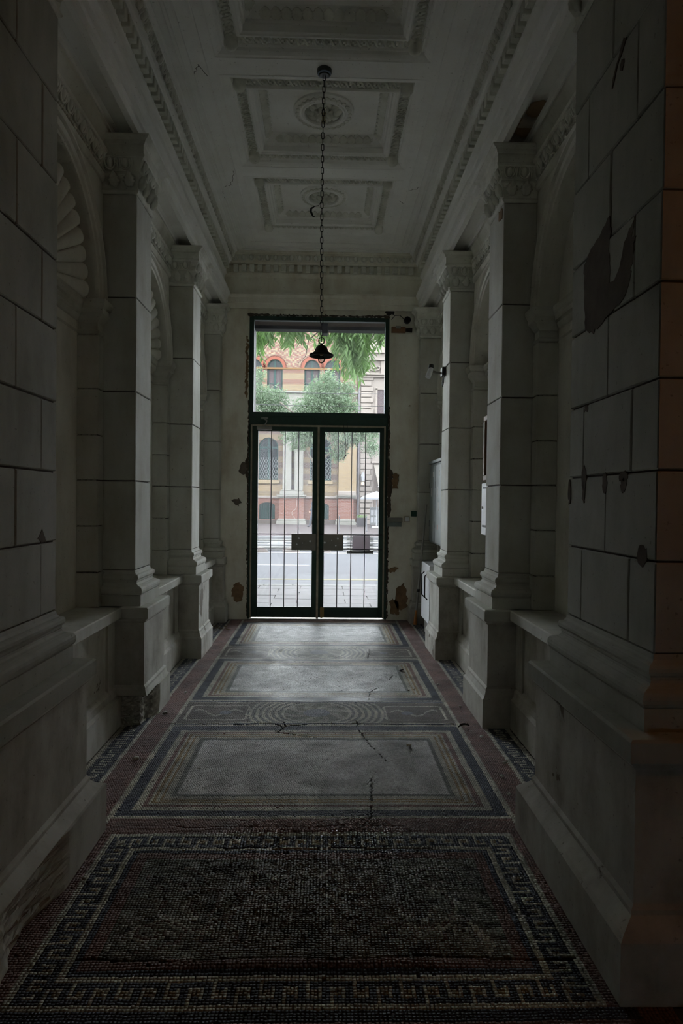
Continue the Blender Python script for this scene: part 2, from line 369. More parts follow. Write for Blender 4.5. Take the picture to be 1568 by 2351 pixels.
# ================================================================== LARGE STRUCTURE
CEIL = 4.38; END = 8.2; UF = 1.185; UW = 1.405; UB = 1.525; ZL = 0.76; ZI0, ZI1 = 2.48, 2.69
BAYS = [(2.81, 4.40), (4.77, 6.26), (6.63, 8.05)]
JW = 0.09
BACK = -3.2

# ---- floor with mosaic -------------------------------------------------------
fb = MB().box(-3.2, 3.2, BACK, 9.0, -0.30, -0.006)
floor = ob('floor', fb, M['grout'], kind='structure')
def vnoise(x, y, cell, seed):
    r = np.random.default_rng(seed); g = r.random((400, 400))
    u = x/cell + 137.3; v = y/cell + 91.7
    i = np.floor(u).astype(int); j = np.floor(v).astype(int); a = u-i; b = v-j
    a = a*a*(3-2*a); b = b*b*(3-2*b); i %= 399; j %= 399
    return (g[i,j]*(1-a)+g[i+1,j]*a)*(1-b) + (g[i,j+1]*(1-a)+g[i+1,j+1]*a)*b
CREAM, NAVY, RED, OCHRE, GGREEN, FIELD, OLIVE = [np.array(c) for c in
    ((0.52,0.50,0.42),(0.045,0.055,0.085),(0.21,0.115,0.10),(0.32,0.22,0.10),(0.17,0.18,0.165),(0.62,0.62,0.62),(0.10,0.10,0.08))]
KEY = np.array([[1,0,0,0, 0,0,0,0], [1,0,1,0, 1,1,1,0], [1,0,1,0, 1,0,1,0], [1,1,1,0, 1,0,1,0], [0,0,0,0, 1,0,0,0]])
P_ = 0.0116
KROW = np.array([2, 3, 5, 6])*P_
KCOL = np.array([0,1,1,2,3,3,4,5,5,6,7,7])
def keyrow(d): return np.searchsorted(KROW, d)
FR = [(3.055,4.335), (4.86,6.165), (6.69,8.03)]
BANDS = [(4.335,4.86), (6.165,6.69)]
def mosaic(x, y):
    n = len(x); ax = np.abs(x); col = np.tile(RED, (n,1))*1.0
    def put(mask, c): col[mask] = c
    # side strips of key pattern inside the bays
    s = (ax > 1.075); put(s, NAVY); put(s & ((ax < 1.10) | (ax > 1.212)), CREAM)
    row = np.clip(keyrow(ax-1.112), 0, 4); cidx = KCOL[np.floor((y-1.5+0.5*P_)/P_+0.01).astype(int) % 12]
    put(s & (ax > 1.112) & (ax < 1.205) & (KEY[row, cidx] == 1), CREAM)
    main = (ax < 0.935) & (y > 3.0)
    put(main & (ax > 0.912), CREAM)
    for a, b in FR:
        d = np.minimum(np.minimum(0.935-ax, y-a), b-y)
        for lo, hi, c in ((0,0.025,CREAM),(0.025,0.088,NAVY),(0.088,0.122,CREAM),(0.122,0.148,RED),(0.148,0.163,CREAM),(0.163,0.176,OCHRE),
                          (0.176,0.195,CREAM),(0.195,0.206,OCHRE),(0.206,0.235,CREAM*0.9),(0.235,0.262,GGREEN),(0.262,9,FIELD)):
            put((d >= lo) & (d < hi), c)
    for a, b in BANDS:
        yc = (a+b)/2; m = (y > a) & (y < b) & (ax < 0.912)
        put(m, np.array((0.13,0.11,0.10))); e = np.minimum(y-a, b-y)
        put(m & (e < 0.02), NAVY*1.3); put(m & (e > 0.02) & (e < 0.04), CREAM)
        q = m & (e > 0.04); r = np.hypot(x, y-yc)
        # panels at either side: cream rounded outline and a loose scroll
        dx = np.abs(ax-0.67)-0.17; dy = np.abs(y-yc)-0.12
        sd = np.hypot(np.maximum(dx,0), np.maximum(dy,0)) + np.minimum(np.maximum(dx,dy),0)
        put(q & (np.abs(sd-0.03) < 0.008), CREAM)
        put(q & (sd < 0) & (np.abs(y-yc-0.06*np.sin((ax-0.5)*26)) < 0.013), CREAM*0.75)
        put(q & (sd < -0.02) & (np.hypot(ax-0.62, y-yc) < 0.04), np.array((0.16,0.17,0.2)))
        c = q & (r < 0.47)
        put(c & (np.floor(r/0.022).astype(int) % 2 == 0), CREAM*0.9); put(c & (np.floor(r/0.022).astype(int) % 2 == 1), np.array((0.14,0.14,0.14)))
        put(q & (r < 0.22), OLIVE*1.5); put(q & (r < 0.22) & (np.sin(np.arctan2(y-yc, x)*8 + r*30) > 0.2), CREAM*0.6); put(q & (r < 0.09), np.array((0.17,0.18,0.21)))
    # first panel: key frame round a scroll picture
    a, b = 1.5+34.5*P_, 1.5+122.5*P_
    ds = 75*P_-ax; dyy = np.minimum(y-a, b-y); d = np.minimum(ds, dyy); ins = d > 0
    put((y < a) & (ax < 0.95), RED); put((y < a) & (y > a-0.05) & (ax < 0.95), NAVY)
    put(ins, NAVY); put(ins & (d < 2*P_), CREAM)
    along = np.where(ds < dyy, y, x); row = np.clip(keyrow(d-2*P_), 0, 4); cidx = KCOL[np.floor(np.where(ds < dyy, along-1.5+0.5*P_, along+108*P_)/P_+0.01).astype(int) % 12]
    flip = np.where(((ds < dyy) & (x > 0)) | ((ds >= dyy) & (y < 2.4)), 4-row, row)
    k = ins & (d > 2*P_) & (d < 10*P_); put(k & (KEY[flip, cidx] == 1), CREAM)
    put(k & (row == 2) & ((cidx == 1) | (cidx == 5)) & (np.floor(along/0.0115).astype(int) % 3 > 0), OCHRE*0.7)
    put(ins & (d >= 10*P_) & (d < 12*P_), CREAM); put(ins & (d >= 12*P_) & (d < 14*P_), NAVY*1.2); put(ins & (d >= 14*P_) & (d < 0.205), RED*0.9)
    pic = ins & (d >= 0.205); put(pic, OLIVE*1.2)
    wx = x + 0.05*(vnoise(x, y, 0.12, 31)-0.5) + 0.03*(vnoise(x, y, 0.05, 33)-0.5); wy = y + 0.05*(vnoise(x, y, 0.12, 32)-0.5) + 0.03*(vnoise(x, y, 0.05, 34)-0.5); wa = np.abs(wx)
    mott = vnoise(x, y, 0.035, 35); put(pic & (mott > 0.55), OLIVE*1.8); put(pic & (mott < 0.32), OLIVE*0.45); put(pic & (vnoise(x, y, 0.02, 36) > 0.8), CREAM*0.5)
    worn = vnoise(x, y, 0.07, 37)
    for cx, cy, R, w, t in ((0.50,2.58,0.11,0.055,1),(0.40,2.42,0.17,0.085,-1),(0.16,2.55,0.13,0.07,1),(0.14,2.32,0.15,0.075,-1),(0.52,2.25,0.10,0.06,1),(0.32,2.24,0.09,0.055,1)):
        r = np.hypot(wa-cx, wy-cy); th = np.arctan2(wy-cy, (wa-cx)*t)/(2*PI)
        put(pic & (r < R) & (np.mod(r/w-th, 1.0) < 0.22) & (worn > 0.35), CREAM*0.62)
        put(pic & (r < R) & (np.mod(r/w-th, 1.0) > 0.85) & (worn > 0.3), np.array((0.12,0.075,0.055)))
    put(pic & (np.abs(wa-0.585-0.09*(2.25-y)) < 0.006+0.06*np.clip(y-2.14,0,0.2)) & (y < 2.30) & (y > 2.12) & (x > 0), CREAM*0.8)
    return col
CRACKS = [[(-0.95,4.36),(-0.5,4.34),(-0.3,4.36),(-0.22,4.30),(-0.05,4.35),(0.3,4.345),(0.92,4.34)],
          [(0.26,4.42),(0.28,4.2),(0.33,3.98),(0.40,3.75),(0.30,3.5),(0.27,3.06),(0.22,2.98)],
          [(-0.72,2.115),(-0.45,2.095),(-0.2,2.115),(0.05,2.098),(0.2,2.11),(0.45,2.12),(0.85,2.112)],
          [(-0.6,2.985),(-0.2,2.975),(0.0,2.965),(0.2,2.985),(0.4,2.97)],
          [(0.62,5.6),(0.55,5.35),(0.40,5.1),(0.38,4.9),(0.30,4.72),(0.33,4.45)],
          [(0.5,6.7),(0.48,6.4),(0.45,6.2)], [(-0.22,4.42),(-0.2,4.3),(-0.24,4.2),(0.0,4.12)], [(-0.35,2.8),(0.1,2.79),(0.5,2.80)]]
def crackdist(x, y):
    d = np.full(len(x), 9.0)
    wob = 0.012*(vnoise(x, y, 0.05, 3)-0.5) + 0.03*(vnoise(x, y, 0.2, 4)-0.5)
    for pl in CRACKS:
        for (x0,y0),(x1,y1) in zip(pl[:-1], pl[1:]):
            t = np.clip(((x-x0)*(x1-x0)+(y-y0)*(y1-y0))/((x1-x0)**2+(y1-y0)**2), 0, 1)
            d = np.minimum(d, np.hypot(x-x0-t*(x1-x0), y+wob-y0-t*(y1-y0)))
    return d
gx = (np.arange(-108, 108)+0.5)*P_; gy = 1.50 + np.arange(0, int((END-1.50)/P_))*P_
X, Y = np.meshgrid(gx, gy); X = X.copy(); X[1::2] += P_*0.4*(Y[1::2] > 2.93)
x0 = X.ravel(); y0 = Y.ravel()
keep = np.abs(x0) < 1.24
x0, y0 = x0[keep], y0[keep]
d_in = np.zeros(len(x0))
for a, b in FR: d_in = np.maximum(d_in, np.minimum(np.minimum(0.65-np.abs(x0), y0-a-0.27), b-0.27-y0))
wv = np.clip(d_in*12, 0, 1)
x1 = x0 + rng.normal(0, 0.0009, len(x0)) + wv*0.006*np.sin(y0*55+np.sin(x0*9)*2)
y1 = y0 + rng.normal(0, 0.0009, len(x0)) + wv*0.007*np.sin(x0*38+1.3*np.sin(y0*14))
colr = mosaic(x0, y0)
cd = crackdist(x1, y1)
rough = np.exp(-((x0+0.02)/0.5)**4) * np.exp(-((y0-2.55)/0.42)**4)
dirt = 0.55 + 0.75*vnoise(x0, y0, 0.09, 5)*(0.4+vnoise(x0, y0, 0.35, 6))
colr = colr*np.clip(dirt, 0.62, 1.15)[:,None]*rng.uniform(0.78, 1.18, len(x0))[:,None]
alive = (cd > 0.006) & (rng.random(len(x0)) > 0.004 + 0.05*rough*(vnoise(x0, y0, 0.04, 8) > 0.6))
side_ok = (np.abs(x0) < 1.06) | (y0 > 2.9)
alive &= side_ok
def hgt(x, y):
    h = 0.004*(vnoise(x, y, 0.3, 21)-0.5) + 0.0022*(vnoise(x, y, 0.06, 22)-0.5)*(1+2*np.exp(-((y-2.55)/0.45)**4))
    h += 0.014*np.exp(-((y-2.085)/0.03)**2)*(np.abs(x) < 0.8)*np.exp(-(x/0.6)**4)
    h += 0.010*np.exp(-((y-2.95)/0.04)**2)*np.exp(-(x/0.5)**4)
    h += 0.008*np.exp(-((y-4.36)/0.06)**2)*np.exp(-(x/0.9)**4)
    return h
# raised side strips of plain red terrazzo are drawn by the same tesserae; build the mesh
x, y, c = x1[alive], y1[alive], colr[alive]; rg = rough[alive]
n = len(x); hw = P_*0.5*rng.uniform(0.85, 0.96, n); hl = P_*0.5*rng.uniform(0.85, 0.96, n)
rot = rng.normal(0, 0.05, n) + 0.1*(vnoise(x, y, 0.1, 9)-0.5); sig = 0.018 + 0.11*rg
tx, ty = rng.normal(0, 1, n)*sig, rng.normal(0, 1, n)*sig
z = hgt(x, y)
e = 0.01; ty = ty + (hgt(x, y+e)-hgt(x, y-e))/(2*e); tx = tx + (hgt(x+e, y)-hgt(x-e, y))/(2*e)
cr, sr = np.cos(rot), np.sin(rot)
V = np.zeros((n, 8, 3))
for k, (a, b) in enumerate(((-1,-1),(1,-1),(1,1),(-1,1))):
    px = a*hw*cr - b*hl*sr; py = a*hw*sr + b*hl*cr
    V[:,k,0] = x+px; V[:,k,1] = y+py; V[:,k,2] = z + tx*px + ty*py
    V[:,k+4,0] = x+px*1.06; V[:,k+4,1] = y+py*1.06; V[:,k+4,2] = -0.007
pol = np.exp(-((x-0.02)/0.36)**4)*np.maximum(np.exp(-((y-2.93)/0.16)**2), 0.35*np.exp(-((y-2.55)/0.5)**4))
Q = np.array([(0,1,2,3),(4,5,1,0),(5,6,2,1),(6,7,3,2),(7,4,0,3)])
def tessmesh(name, sel, sides=True):
    v = V[sel]; k = len(v); q = Q if sides else Q[:1]; nv = 8 if sides else 4
    v = v[:, :nv]
    idx = (np.arange(k)[:,None,None]*nv + q[None]).reshape(-1)
    me = bpy.data.meshes.new(name); nf = k*len(q)
    me.vertices.add(k*nv); me.vertices.foreach_set('co', v.reshape(-1))
    me.loops.add(nf*4); me.loops.foreach_set('vertex_index', idx)
    me.polygons.add(nf); me.polygons.foreach_set('loop_start', np.arange(nf)*4)
    try: me.polygons.foreach_set('loop_total', np.full(nf, 4))
    except Exception: pass
    at = me.attributes.new('tile', 'FLOAT_COLOR', 'FACE')
    cc = np.ones((k, len(q), 4)); cc[:,:,:3] = c[sel][:,None,:]
    at.data.foreach_set('color', cc.reshape(-1)); ga = me.attributes.new('polish', 'FLOAT', 'FACE'); ga.data.foreach_set('value', np.repeat(pol[sel], len(q))); me.update(calc_edges=True); return me
inview = (y > 1.885) & (np.abs(x - 0.02) < 1.0)
near = np.argsort(np.where(inview & (c[:,0] > 0.12), y, 99))[:300]         # cream pieces nearest the lens, picked out one by one
isn = np.zeros(n, bool); isn[near] = True
def zone(nm, m, sides=True): link(nm, tessmesh(nm, m & ~isn, sides), M['tess'], floor, kind='stuff')
sideb = (np.abs(x) > 0.935) & (y > 3.0)
zone('mosaic_key_panel', (y < 2.95) & ~sideb)
zone('mosaic_field', (y >= 2.95) & (y < 4.335) & ~sideb)
zone('mosaic_medallion_band', (y >= 4.335) & (y < 4.86) & ~sideb)
zone('mosaic_field', (y >= 4.86) & (y < 6.165) & ~sideb, False)
zone('mosaic_medallion_band', (y >= 6.165) & (y < 6.69) & ~sideb, False)
zone('mosaic_field', (y >= 6.69) & ~sideb, False)
zone('mosaic_side_strip', sideb & (x < 0)); zone('mosaic_side_strip', sideb & (x > 0))
for i in near:
    link('tessera', tessmesh('tessera', np.array([i])), M['tess'], floor)

# ---- ceiling -----------------------------------------------------------------
CO = [(3.27,4.535), (4.735,5.995), (6.20,7.485)]; CHX = 0.715
cm = MB(); zt = CEIL+0.25
for a, b in ((-1.6,-CHX), (CHX,1.6)): cm.box(a, b, 1.0, 9.0, CEIL, zt)
ys = [1.0] + [q for r_ in CO for q in r_] + [9.0]
for a, b in zip(ys[0::2], ys[1::2]): cm.box(-CHX, CHX, a, b, CEIL, zt)
cm.box(-CHX, CHX, 3.0, 7.8, zt-0.01, zt+0.1)
ceiling = ob('ceiling', cm, M['ceil'], kind='structure')
# thin fillets run along the flat of the ceiling
fl = MB()
for s_ in (-1, 1):
    for u in (0.98, 0.955, 0.905, 0.80): fl.run_y(s_, [(u,CEIL+0.001),(u-0.002,CEIL-0.008),(u-0.012,CEIL-0.010),(u-0.016,CEIL+0.001)], 1.2, 7.92-(1.02-u))
for k, yy in enumerate((7.93, 7.90, 7.85, 7.72)): fl.box(-0.95+0.04*k, 0.95-0.04*k, yy, yy+0.014, CEIL-0.009, CEIL+0.001)
ob('ceiling_fillet', fl, M['ceil'], ceiling, kind='stuff')

# ---- side walls: blind arches ---------------------------------------------------
def side_wall(sg, name):
    mb = MB(); S = lambda u, y, z: (sg*u, y, z)
    def fill(y0, y1, z0, z1, u=UW): mb.add([S(u,y0,z0),S(u,y1,z0),S(u,y1,z1),S(u,y0,z1)], [(0,1,2,3)])
    edges = [2.05]
    for a, b in BAYS:
        ja, jb = a+JW, b-JW; fill(edges[-1], ja, 0, CEIL+0.1)
        R = (jb-ja)/2; yc = (ja+jb)/2; n = 24
        pts = [(yc-R*math.cos(PI*i/n), ZI1+R*math.sin(PI*i/n)) for i in range(n+1)]
        for (p, q), (p2, q2) in zip(pts[:-1], pts[1:]):
            mb.add([S(UW,p,q),S(UW,p2,q2),S(UW,p2,CEIL+0.1),S(UW,p,CEIL+0.1)], [(0,1,2,3)])
            mb.add([S(UW,p,q),S(UW,p2,q2),S(UB,p2,q2),S(UB,p,q)], [(0,1,2,3)])            # intrados
        for yy in (ja, jb): mb.add([S(UW,yy,0.7),S(UB,yy,0.7),S(UB,yy,ZI1),S(UW,yy,ZI1)], [(0,1,2,3)])
        fill(ja, jb, 0, ZL, UW)
        edges.append(jb)
    fill(edges[-1], END+0.05, 0, CEIL+0.1)
    mb.box(sg*1.95, sg*2.2, 2.05, 9.0, 0, 5.0)                                           # unseen backing, added to keep light from leaking in
    mb.box(sg*1.41, sg*2.0, 2.0, 2.06, 0, 5.0)
    return ob(name, mb, M['wall'], kind='structure')
wall_left = side_wall(-1, 'wall_left'); wall_right = side_wall(1, 'wall_right')

# ---- end wall with the door opening ----------------------------------------------
DX0, DX1, DZ = -0.89, 0.805, 3.68
ew = MB()
for a, b, z0, z1 in ((-6.5,DX0,0,9), (DX1,6.5,0,9), (DX0,DX1,DZ,9)): ew.box(a, b, END, END+0.16, z0, z1)
wall_end = ob('wall_end', ew, M['end'], kind='structure')
ex = MB()                                                                                # outer masonry and its reveal
for a, b, z0, z1 in ((-6.5,DX0+0.02,0,9), (DX1+0.12,6.5,0,9), (DX0,DX1+0.12,3.70,9)): ex.box(a, b, END+0.16, END+0.62, z0, z1)
ob('outer_masonry', ex, M['reveal'], wall_end)
ob('outer_soffit', MB().box(DX0+0.02, DX1+0.12, END+0.12, END+0.45, 3.672, 3.70), M['soffit_brown'], wall_end)
ob('outer_lintel', MB().box(DX0+0.02, DX1+0.12, END+0.45, END+0.60, 3.63, 3.70), M['lintel'], wall_end)
ob('outer_lamp_bracket', MB().cbox(-0.02, 0.06, END+0.30, END+0.44, 3.55, 3.68, 0.005), M['lintel'], wall_end)
# ---- unseen vestibule round the camera, shut and coloured dark to hold back light ---------------------
vb = MB()
vb.box(-3.2, 3.2, BACK-0.2, BACK, 0, 4.8); vb.box(-3.4, -3.2, BACK, 2.3, 0, 4.8); vb.box(3.2, 3.4, BACK, 2.3, 0, 4.8)
vb.box(-3.4, -1.40, 2.06, 2.3, 0, 4.8); vb.box(1.40, 3.4, 2.06, 2.3, 0, 4.8)
ob('wall_rear', vb, M['darkwall'], kind='structure')
ob('ceiling_rear', MB().box(-3.4, 3.4, BACK-0.2, 1.0, 4.45, 4.7).box(-3.4,-1.55,0.9,2.3,4.45,4.7).box(1.55,3.4,0.9,2.3,4.45,4.7), M['ceil'], kind='structure')
# warm bulb of the side lobby, out of sight to the right, that tints the near pier
wl = bpy.data.lights.new('lobby_bulb', 'POINT'); wl.energy = 0.3; wl.color = (1.0,0.42,0.10); wl.shadow_soft_size = 0.06
wo = bpy.data.objects.new('lobby_bulb', wl); COL.objects.link(wo); wo.location = (2.3, 0.9, 2.3)

# ---- cornices and beams over the pilasters ------------------------------------------
BEAM = [(UW+0.02,3.80),(1.36,3.80),(1.355,3.785),(1.335,3.785),(1.33,3.80),(1.31,3.815),(1.225,3.815),(1.215,3.80),(1.205,3.775),(1.19,3.77),(1.185,3.745),(1.15,3.742),
        (1.15,3.80),(1.135,3.805),(1.135,3.865),(1.12,3.875),(1.105,3.895),(1.105,3.915),(1.18,3.925),(1.19,3.94),
        (1.19,4.12),(1.18,4.135),(1.16,4.15),(1.155,4.165),(1.165,4.17),(1.165,4.255),(1.115,4.258),(1.11,4.275),(1.095,4.28),
        (1.085,4.30),(1.065,4.33),(1.045,4.345),(1.045,4.36),(1.025,4.362),(1.015,4.37),(1.015,CEIL+0.02)]
ENDP = 8.17     # the frieze plane of the end cornice
def end_off(u): return ENDP - (1.19-u)
EGG = None
def egg_mesh():
    """one egg in its raised shell with a dart beside it; faces -y, about 0.09 wide and 0.08 high"""
    m = MB(); m.ellipsoid((0,-0.004,0.002), (0.021,0.020,0.033), 10, 7)
    arc = [(0.034*math.sin(t)*(1.0), -0.010-0.006*math.cos(t), 0.006-0.040*math.cos(t)) for t in np.linspace(-2.2, 2.2, 12)]
    m.tube(arc, 0.0065, 5)
    m.tube([(0.046,-0.002,0.036),(0.046,-0.012,0.0),(0.046,-0.006,-0.036)], [0.003,0.0085,0.0015], 5)
    return m.mesh('egg_ornament')
EGGM = egg_mesh(); EGGM.materials.append(M['orn'])
def dentil2_mesh():
    return MB().cbox(-0.029, 0.029, -0.050, 0.012, -0.036, 0.040, 0.004).mesh('dentil')
DEN2 = dentil2_mesh(); DEN2.materials.append(M['orn'])
def leaf_mesh():
    """curled acanthus tongue, faces -y"""
    m = MB(); L = []
    for i in range(9):
        t = i/8; w_ = 0.036*math.sin(PI*min(1, 0.18+0.75*t))*(1+0.18*math.sin(t*22)); d = -0.006-0.020*math.sin(t*2.6)-0.012*max(0,t-0.75)*4
        zz = -0.043+0.085*t
        L.append([(-w_,d*0.5,zz),(-w_*0.5,d-0.006,zz),(0,d+0.004,zz),(w_*0.5,d-0.006,zz),(w_,d*0.5,zz),(w_*0.6,0.008,zz),(-w_*0.6,0.008,zz)])
    m.loops(L, True, True, True, True); return m.mesh('leaf_ornament')
LEAFM = leaf_mesh(); LEAFM.materials.append(M['orn'])
def put(name, me, parent, loc, rz=0.0, tilt=0.0, sc=(1,1,1)):
    o = bpy.data.objects.new(name, me); COL.objects.link(o); o.parent = parent
    o.matrix_local = Matrix.Translation(loc) @ Matrix.Rotation(rz, 4, 'Z') @ Matrix.Rotation(tilt, 4, 'X') @ Matrix.Diagonal((*sc,1)); return o
# wall that faces: hall-facing on the left looks +x -> ornament -y axis turned to +x is rz=+90deg ; right looks -x -> rz=-90deg
RZ = {-1: PI/2, 1: -PI/2}
for k, sg in enumerate((-1, 1)):
    t = MB()
    L = [[(sg*u, 1.2, z_), ][0] for u, z_ in BEAM]; Lf = []
    for u, z_ in BEAM: Lf.append((sg*u, end_off(u) if z_ > 3.74 and u < 1.2 else END+0.05, z_))
    t.loops([L, Lf], False)
    tr = ob(f'trim_{k+1}', t, M['ceil'], kind='structure')
    yy = 2.75
    while yy < 7.98:
        put('egg_ornament', EGGM, tr, (sg*1.066, yy, 4.315), RZ[sg], 0.5, (1,1,0.9))
        put('dentil', DEN2, tr, (sg*1.165, yy+0.02, 4.213), RZ[sg]); yy += 0.095
t = MB(); pts = [(u, z_) for u, z_ in BEAM if u <= 1.2]
t.loops([[(-u, end_off(u), z_) for u, z_ in pts], [(u, end_off(u), z_) for u, z_ in pts]], False)
t3 = ob('trim_3', t, M['end'], kind='structure')
for i in range(23):
    put('egg_ornament', EGGM, t3, (-1.045+i*0.095, end_off(1.066), 4.315), 0, 0.5, (1,1,0.9))
    put('dentil', DEN2, t3, (-1.045+i*0.095, end_off(1.165), 4.213))
# egg and dart string on the wall behind the capitals, and a picture moulding under it
for sg, wn in ((-1, wall_left), (1, wall_right)):
    st = MB(); pr = [(UW+0.01,3.47),(UW-0.012,3.48),(UW-0.02,3.50),(UW-0.02,3.525),(UW-0.008,3.53),(UW-0.012,3.55),(UW-0.04,3.625),(UW-0.05,3.63),(UW-0.05,3.655),(UW-0.02,3.665),(UW-0.02,3.69),(UW-0.06,3.76),(UW-0.06,3.80),(UW+0.01,3.80)]
    for a, b in BAYS: st.run_y(sg, pr, a, b)
    so = ob('string_course', st, M['wall'], wn)
    for a, b in BAYS:
        n_ = int((b-a-0.03)/0.098)
        for i in range(n_):
            yy = a + 0.055 + i*0.098
            if yy < 2.9: continue
            put('egg_ornament', EGGM, so, (sg*(UW-0.028), yy, 3.588), RZ[sg], 0.32, (1.05,1.0,1.05))
    # bead line under the eggs
    bd = MB()
    for a, b in BAYS:
        for i in range(int((b-a)/0.03)): bd.ellipsoid((sg*(UW-0.020), a+0.015+i*0.03, 3.535), (0.008,0.012,0.008), 6, 4)
    ob('bead_row', bd, M['orn'], wn, kind='stuff')

# ================================================================== PILASTERS AND PIERS
PLINTH = lambda op, od: [(op,0),(op,0.185),(op-0.012,0.20),(od+0.012,0.235),(od+0.012,0.25),(od,0.262),(od,0.291)]
def base_prof(h0=0.76):
    P = [(0.052,h0),(0.052,h0+0.07)]
    P += [(0.050+0.016*math.sin(a)-0.004, h0+0.072+0.026*(1-math.cos(a))) for a in np.linspace(0.1, PI-0.1, 7)]
    P += [(0.036,h0+0.128)] + [(0.036-0.020*math.sin(a), h0+0.130+0.018*(1-math.cos(a))) for a in np.linspace(0.1, PI/2, 4)]
    P += [(0.018,h0+0.152),(0.018,h0+0.160)]
    P += [(0.018+0.011*math.sin(a), h0+0.162+0.018*(1-math.cos(a))) for a in np.linspace(0, PI, 6)]
    P += [(0.010,h0+0.200),(0.003,h0+0.210),(0.0,h0+0.225)]
    return P
CAPP = [(0.0,3.405),(0.008,3.41),(0.014,3.42),(0.008,3.432),(0.0,3.436),(0.004,3.45),(0.012,3.50),(0.024,3.522),(0.024,3.535),(0.016,3.54),(0.020,3.55),(0.030,3.58),(0.052,3.612),(0.062,3.618),
        (0.062,3.632),(0.056,3.636),(0.056,3.692),(0.064,3.698),(0.070,3.715),(0.092,3.728),(0.098,3.734),(0.098,3.742)]
def rough_block(mb, x0, x1, y0, y1, z0, z1, bad, seed, n=14):
    """plinth block with a knocked-off, crumbling corner"""
    b = bmesh.new(); bmesh.ops.create_cube(b, size=1.0); bmesh.ops.subdivide_edges(b, edges=b.edges[:], cuts=n, use_grid_fill=True)
    r = np.random.default_rng(seed)
    for v in b.verts:
        p = Vector((x0+(x1-x0)*(v.co.x+0.5), y0+(y1-y0)*(v.co.y+0.5), z0+(z1-z0)*(v.co.z+0.5)))
        d = (p - Vector(bad[0])); f = max(0.0, 1 - d.length/bad[1])
        if f > 0: q = p*55.0; lump = math.sin(q.x+1.7*math.sin(q.y*0.7))*math.sin(q.y*0.9+q.z)*math.sin(q.z*1.1+0.5*q.x); p += Vector(bad[2])*min(1.0, f*2.2)*(0.85+0.35*lump) + Vector(r.normal(0, 1, 3))*0.0035*min(1, f*3)
        v.co = p
    b.verts.index_update()
    mb.add([v.co[:] for v in b.verts], [tuple(v.index for v in f.verts) for f in b.faces]); b.free()
def support(name, label, cat, sg, uf, y0, y1, courses, joints, op=0.12, od=0.085, oc=0.115, group=None, far=True, near=True, broken=None, sm='stone'):
    """pedestal, attic base, coursed shaft and carved capital of a pilaster or pier"""
    t = thing(name, label, cat, (sg*(uf+UW)/2, (y0+y1)/2, 0), group)
    def part(nm, mb, mat): return ob(nm, local(mb, t), mat, t)
    kw = dict(near=near, far=far)
    if broken:
        m = MB(); rough_block(m, sg*(uf-op), sg*UW, y0-op, y1+op, 0, 0.20, broken, 5, 24); part('plinth', m, M['dado'])
        part('plinth_moulding', MB().ring(sg, uf, UW, y0, y1, PLINTH(op,od)[2:], **kw), M['dado'])
    else: part('plinth', MB().ring(sg, uf, UW, y0, y1, PLINTH(op,od), **kw), M['dado'])
    part('pedestal', MB().ring(sg, uf, UW, y0, y1, [(od,0.29),(od,0.66),(od+0.012,0.672),(od+0.012,0.685)], **kw), M['dado'])
    part('pedestal_cap', MB().ring(sg, uf, UW, y0, y1, [(oc-0.012,0.683),(oc,0.692),(oc,0.752),(oc-0.008,0.760)], **kw), M[sm])
    part('column_base', MB().ring(sg, uf, UW, y0, y1, base_prof(), **kw), M[sm])
    c = 0.010
    part('shaft_core', MB().box(sg*(uf+c), sg*UW, y0+(c if near else 0), y1-(c if far else 0), 0.975, 3.41), M['joint'])
    for k, (za, zb) in enumerate(zip(courses[:-1], courses[1:])):
        js = [y0] + joints[k % len(joints)] + [y1]
        for a, b in zip(js[:-1], js[1:]):
            g = 0.0035
            j = random.uniform(-0.002, 0.002)
            part('stone_block', MB().cbox(sg*(uf+j), sg*UW, a+(g if a != y0 else 0), b-(g if b != y1 else 0), za+g, zb-g, 0.004), M[sm])
    cp = part('capital', MB().ring(sg, uf, UW, y0, y1, CAPP, **kw), M['orn'])
    tx, ty = t.location.x, t.location.y
    ne = max(2, round((y1-y0)/0.095)); st = (y1-y0+0.02)/ne
    for i in range(ne):
        yy = y0-0.01+st*(i+0.5)-0.02
        put('egg_ornament', EGGM, cp, (sg*(uf-0.036)-tx, yy-ty, 3.583), RZ[sg], 0.35)
        put('leaf_ornament', LEAFM, cp, (sg*(uf-0.014)-tx, yy+0.01-ty, 3.488), RZ[sg], 0.0, (1,1.1,1))
    nr = max(1, int((UW-uf-0.02)/0.095))
    for i in range(nr):
        uu = uf+0.045+0.095*i
        if near:
            put('egg_ornament', EGGM, cp, (sg*uu-0.02-tx, y0-0.036-ty, 3.583), 0, 0.35)
            put('leaf_ornament', LEAFM, cp, (sg*uu-tx, y0-0.014-ty, 3.488), 0, 0.0, (1,1.1,1))
        if far and False: pass
    return t
PC = [0.985, 1.565, 2.14, 2.745, 3.405]
RC = [0.985, 1.272, 1.556, 1.84, 2.137, 2.418, 2.73, 3.06, 3.405]
RJ = [[2.24, 2.66], [2.44]]
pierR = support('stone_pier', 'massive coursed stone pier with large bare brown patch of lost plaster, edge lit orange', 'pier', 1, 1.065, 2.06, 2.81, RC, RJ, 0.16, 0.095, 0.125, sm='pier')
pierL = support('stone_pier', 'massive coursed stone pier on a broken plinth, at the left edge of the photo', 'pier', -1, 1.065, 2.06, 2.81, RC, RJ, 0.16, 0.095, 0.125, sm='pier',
                broken=((-0.90,2.25,0.16), 0.30, (-0.05,0.0,-0.015)))
p2R = support('pilaster', 'stone pilaster next beyond the patched pier, orange stained soffit above its capital', 'pilaster', 1, UF, 4.40, 4.77, PC, [[]])
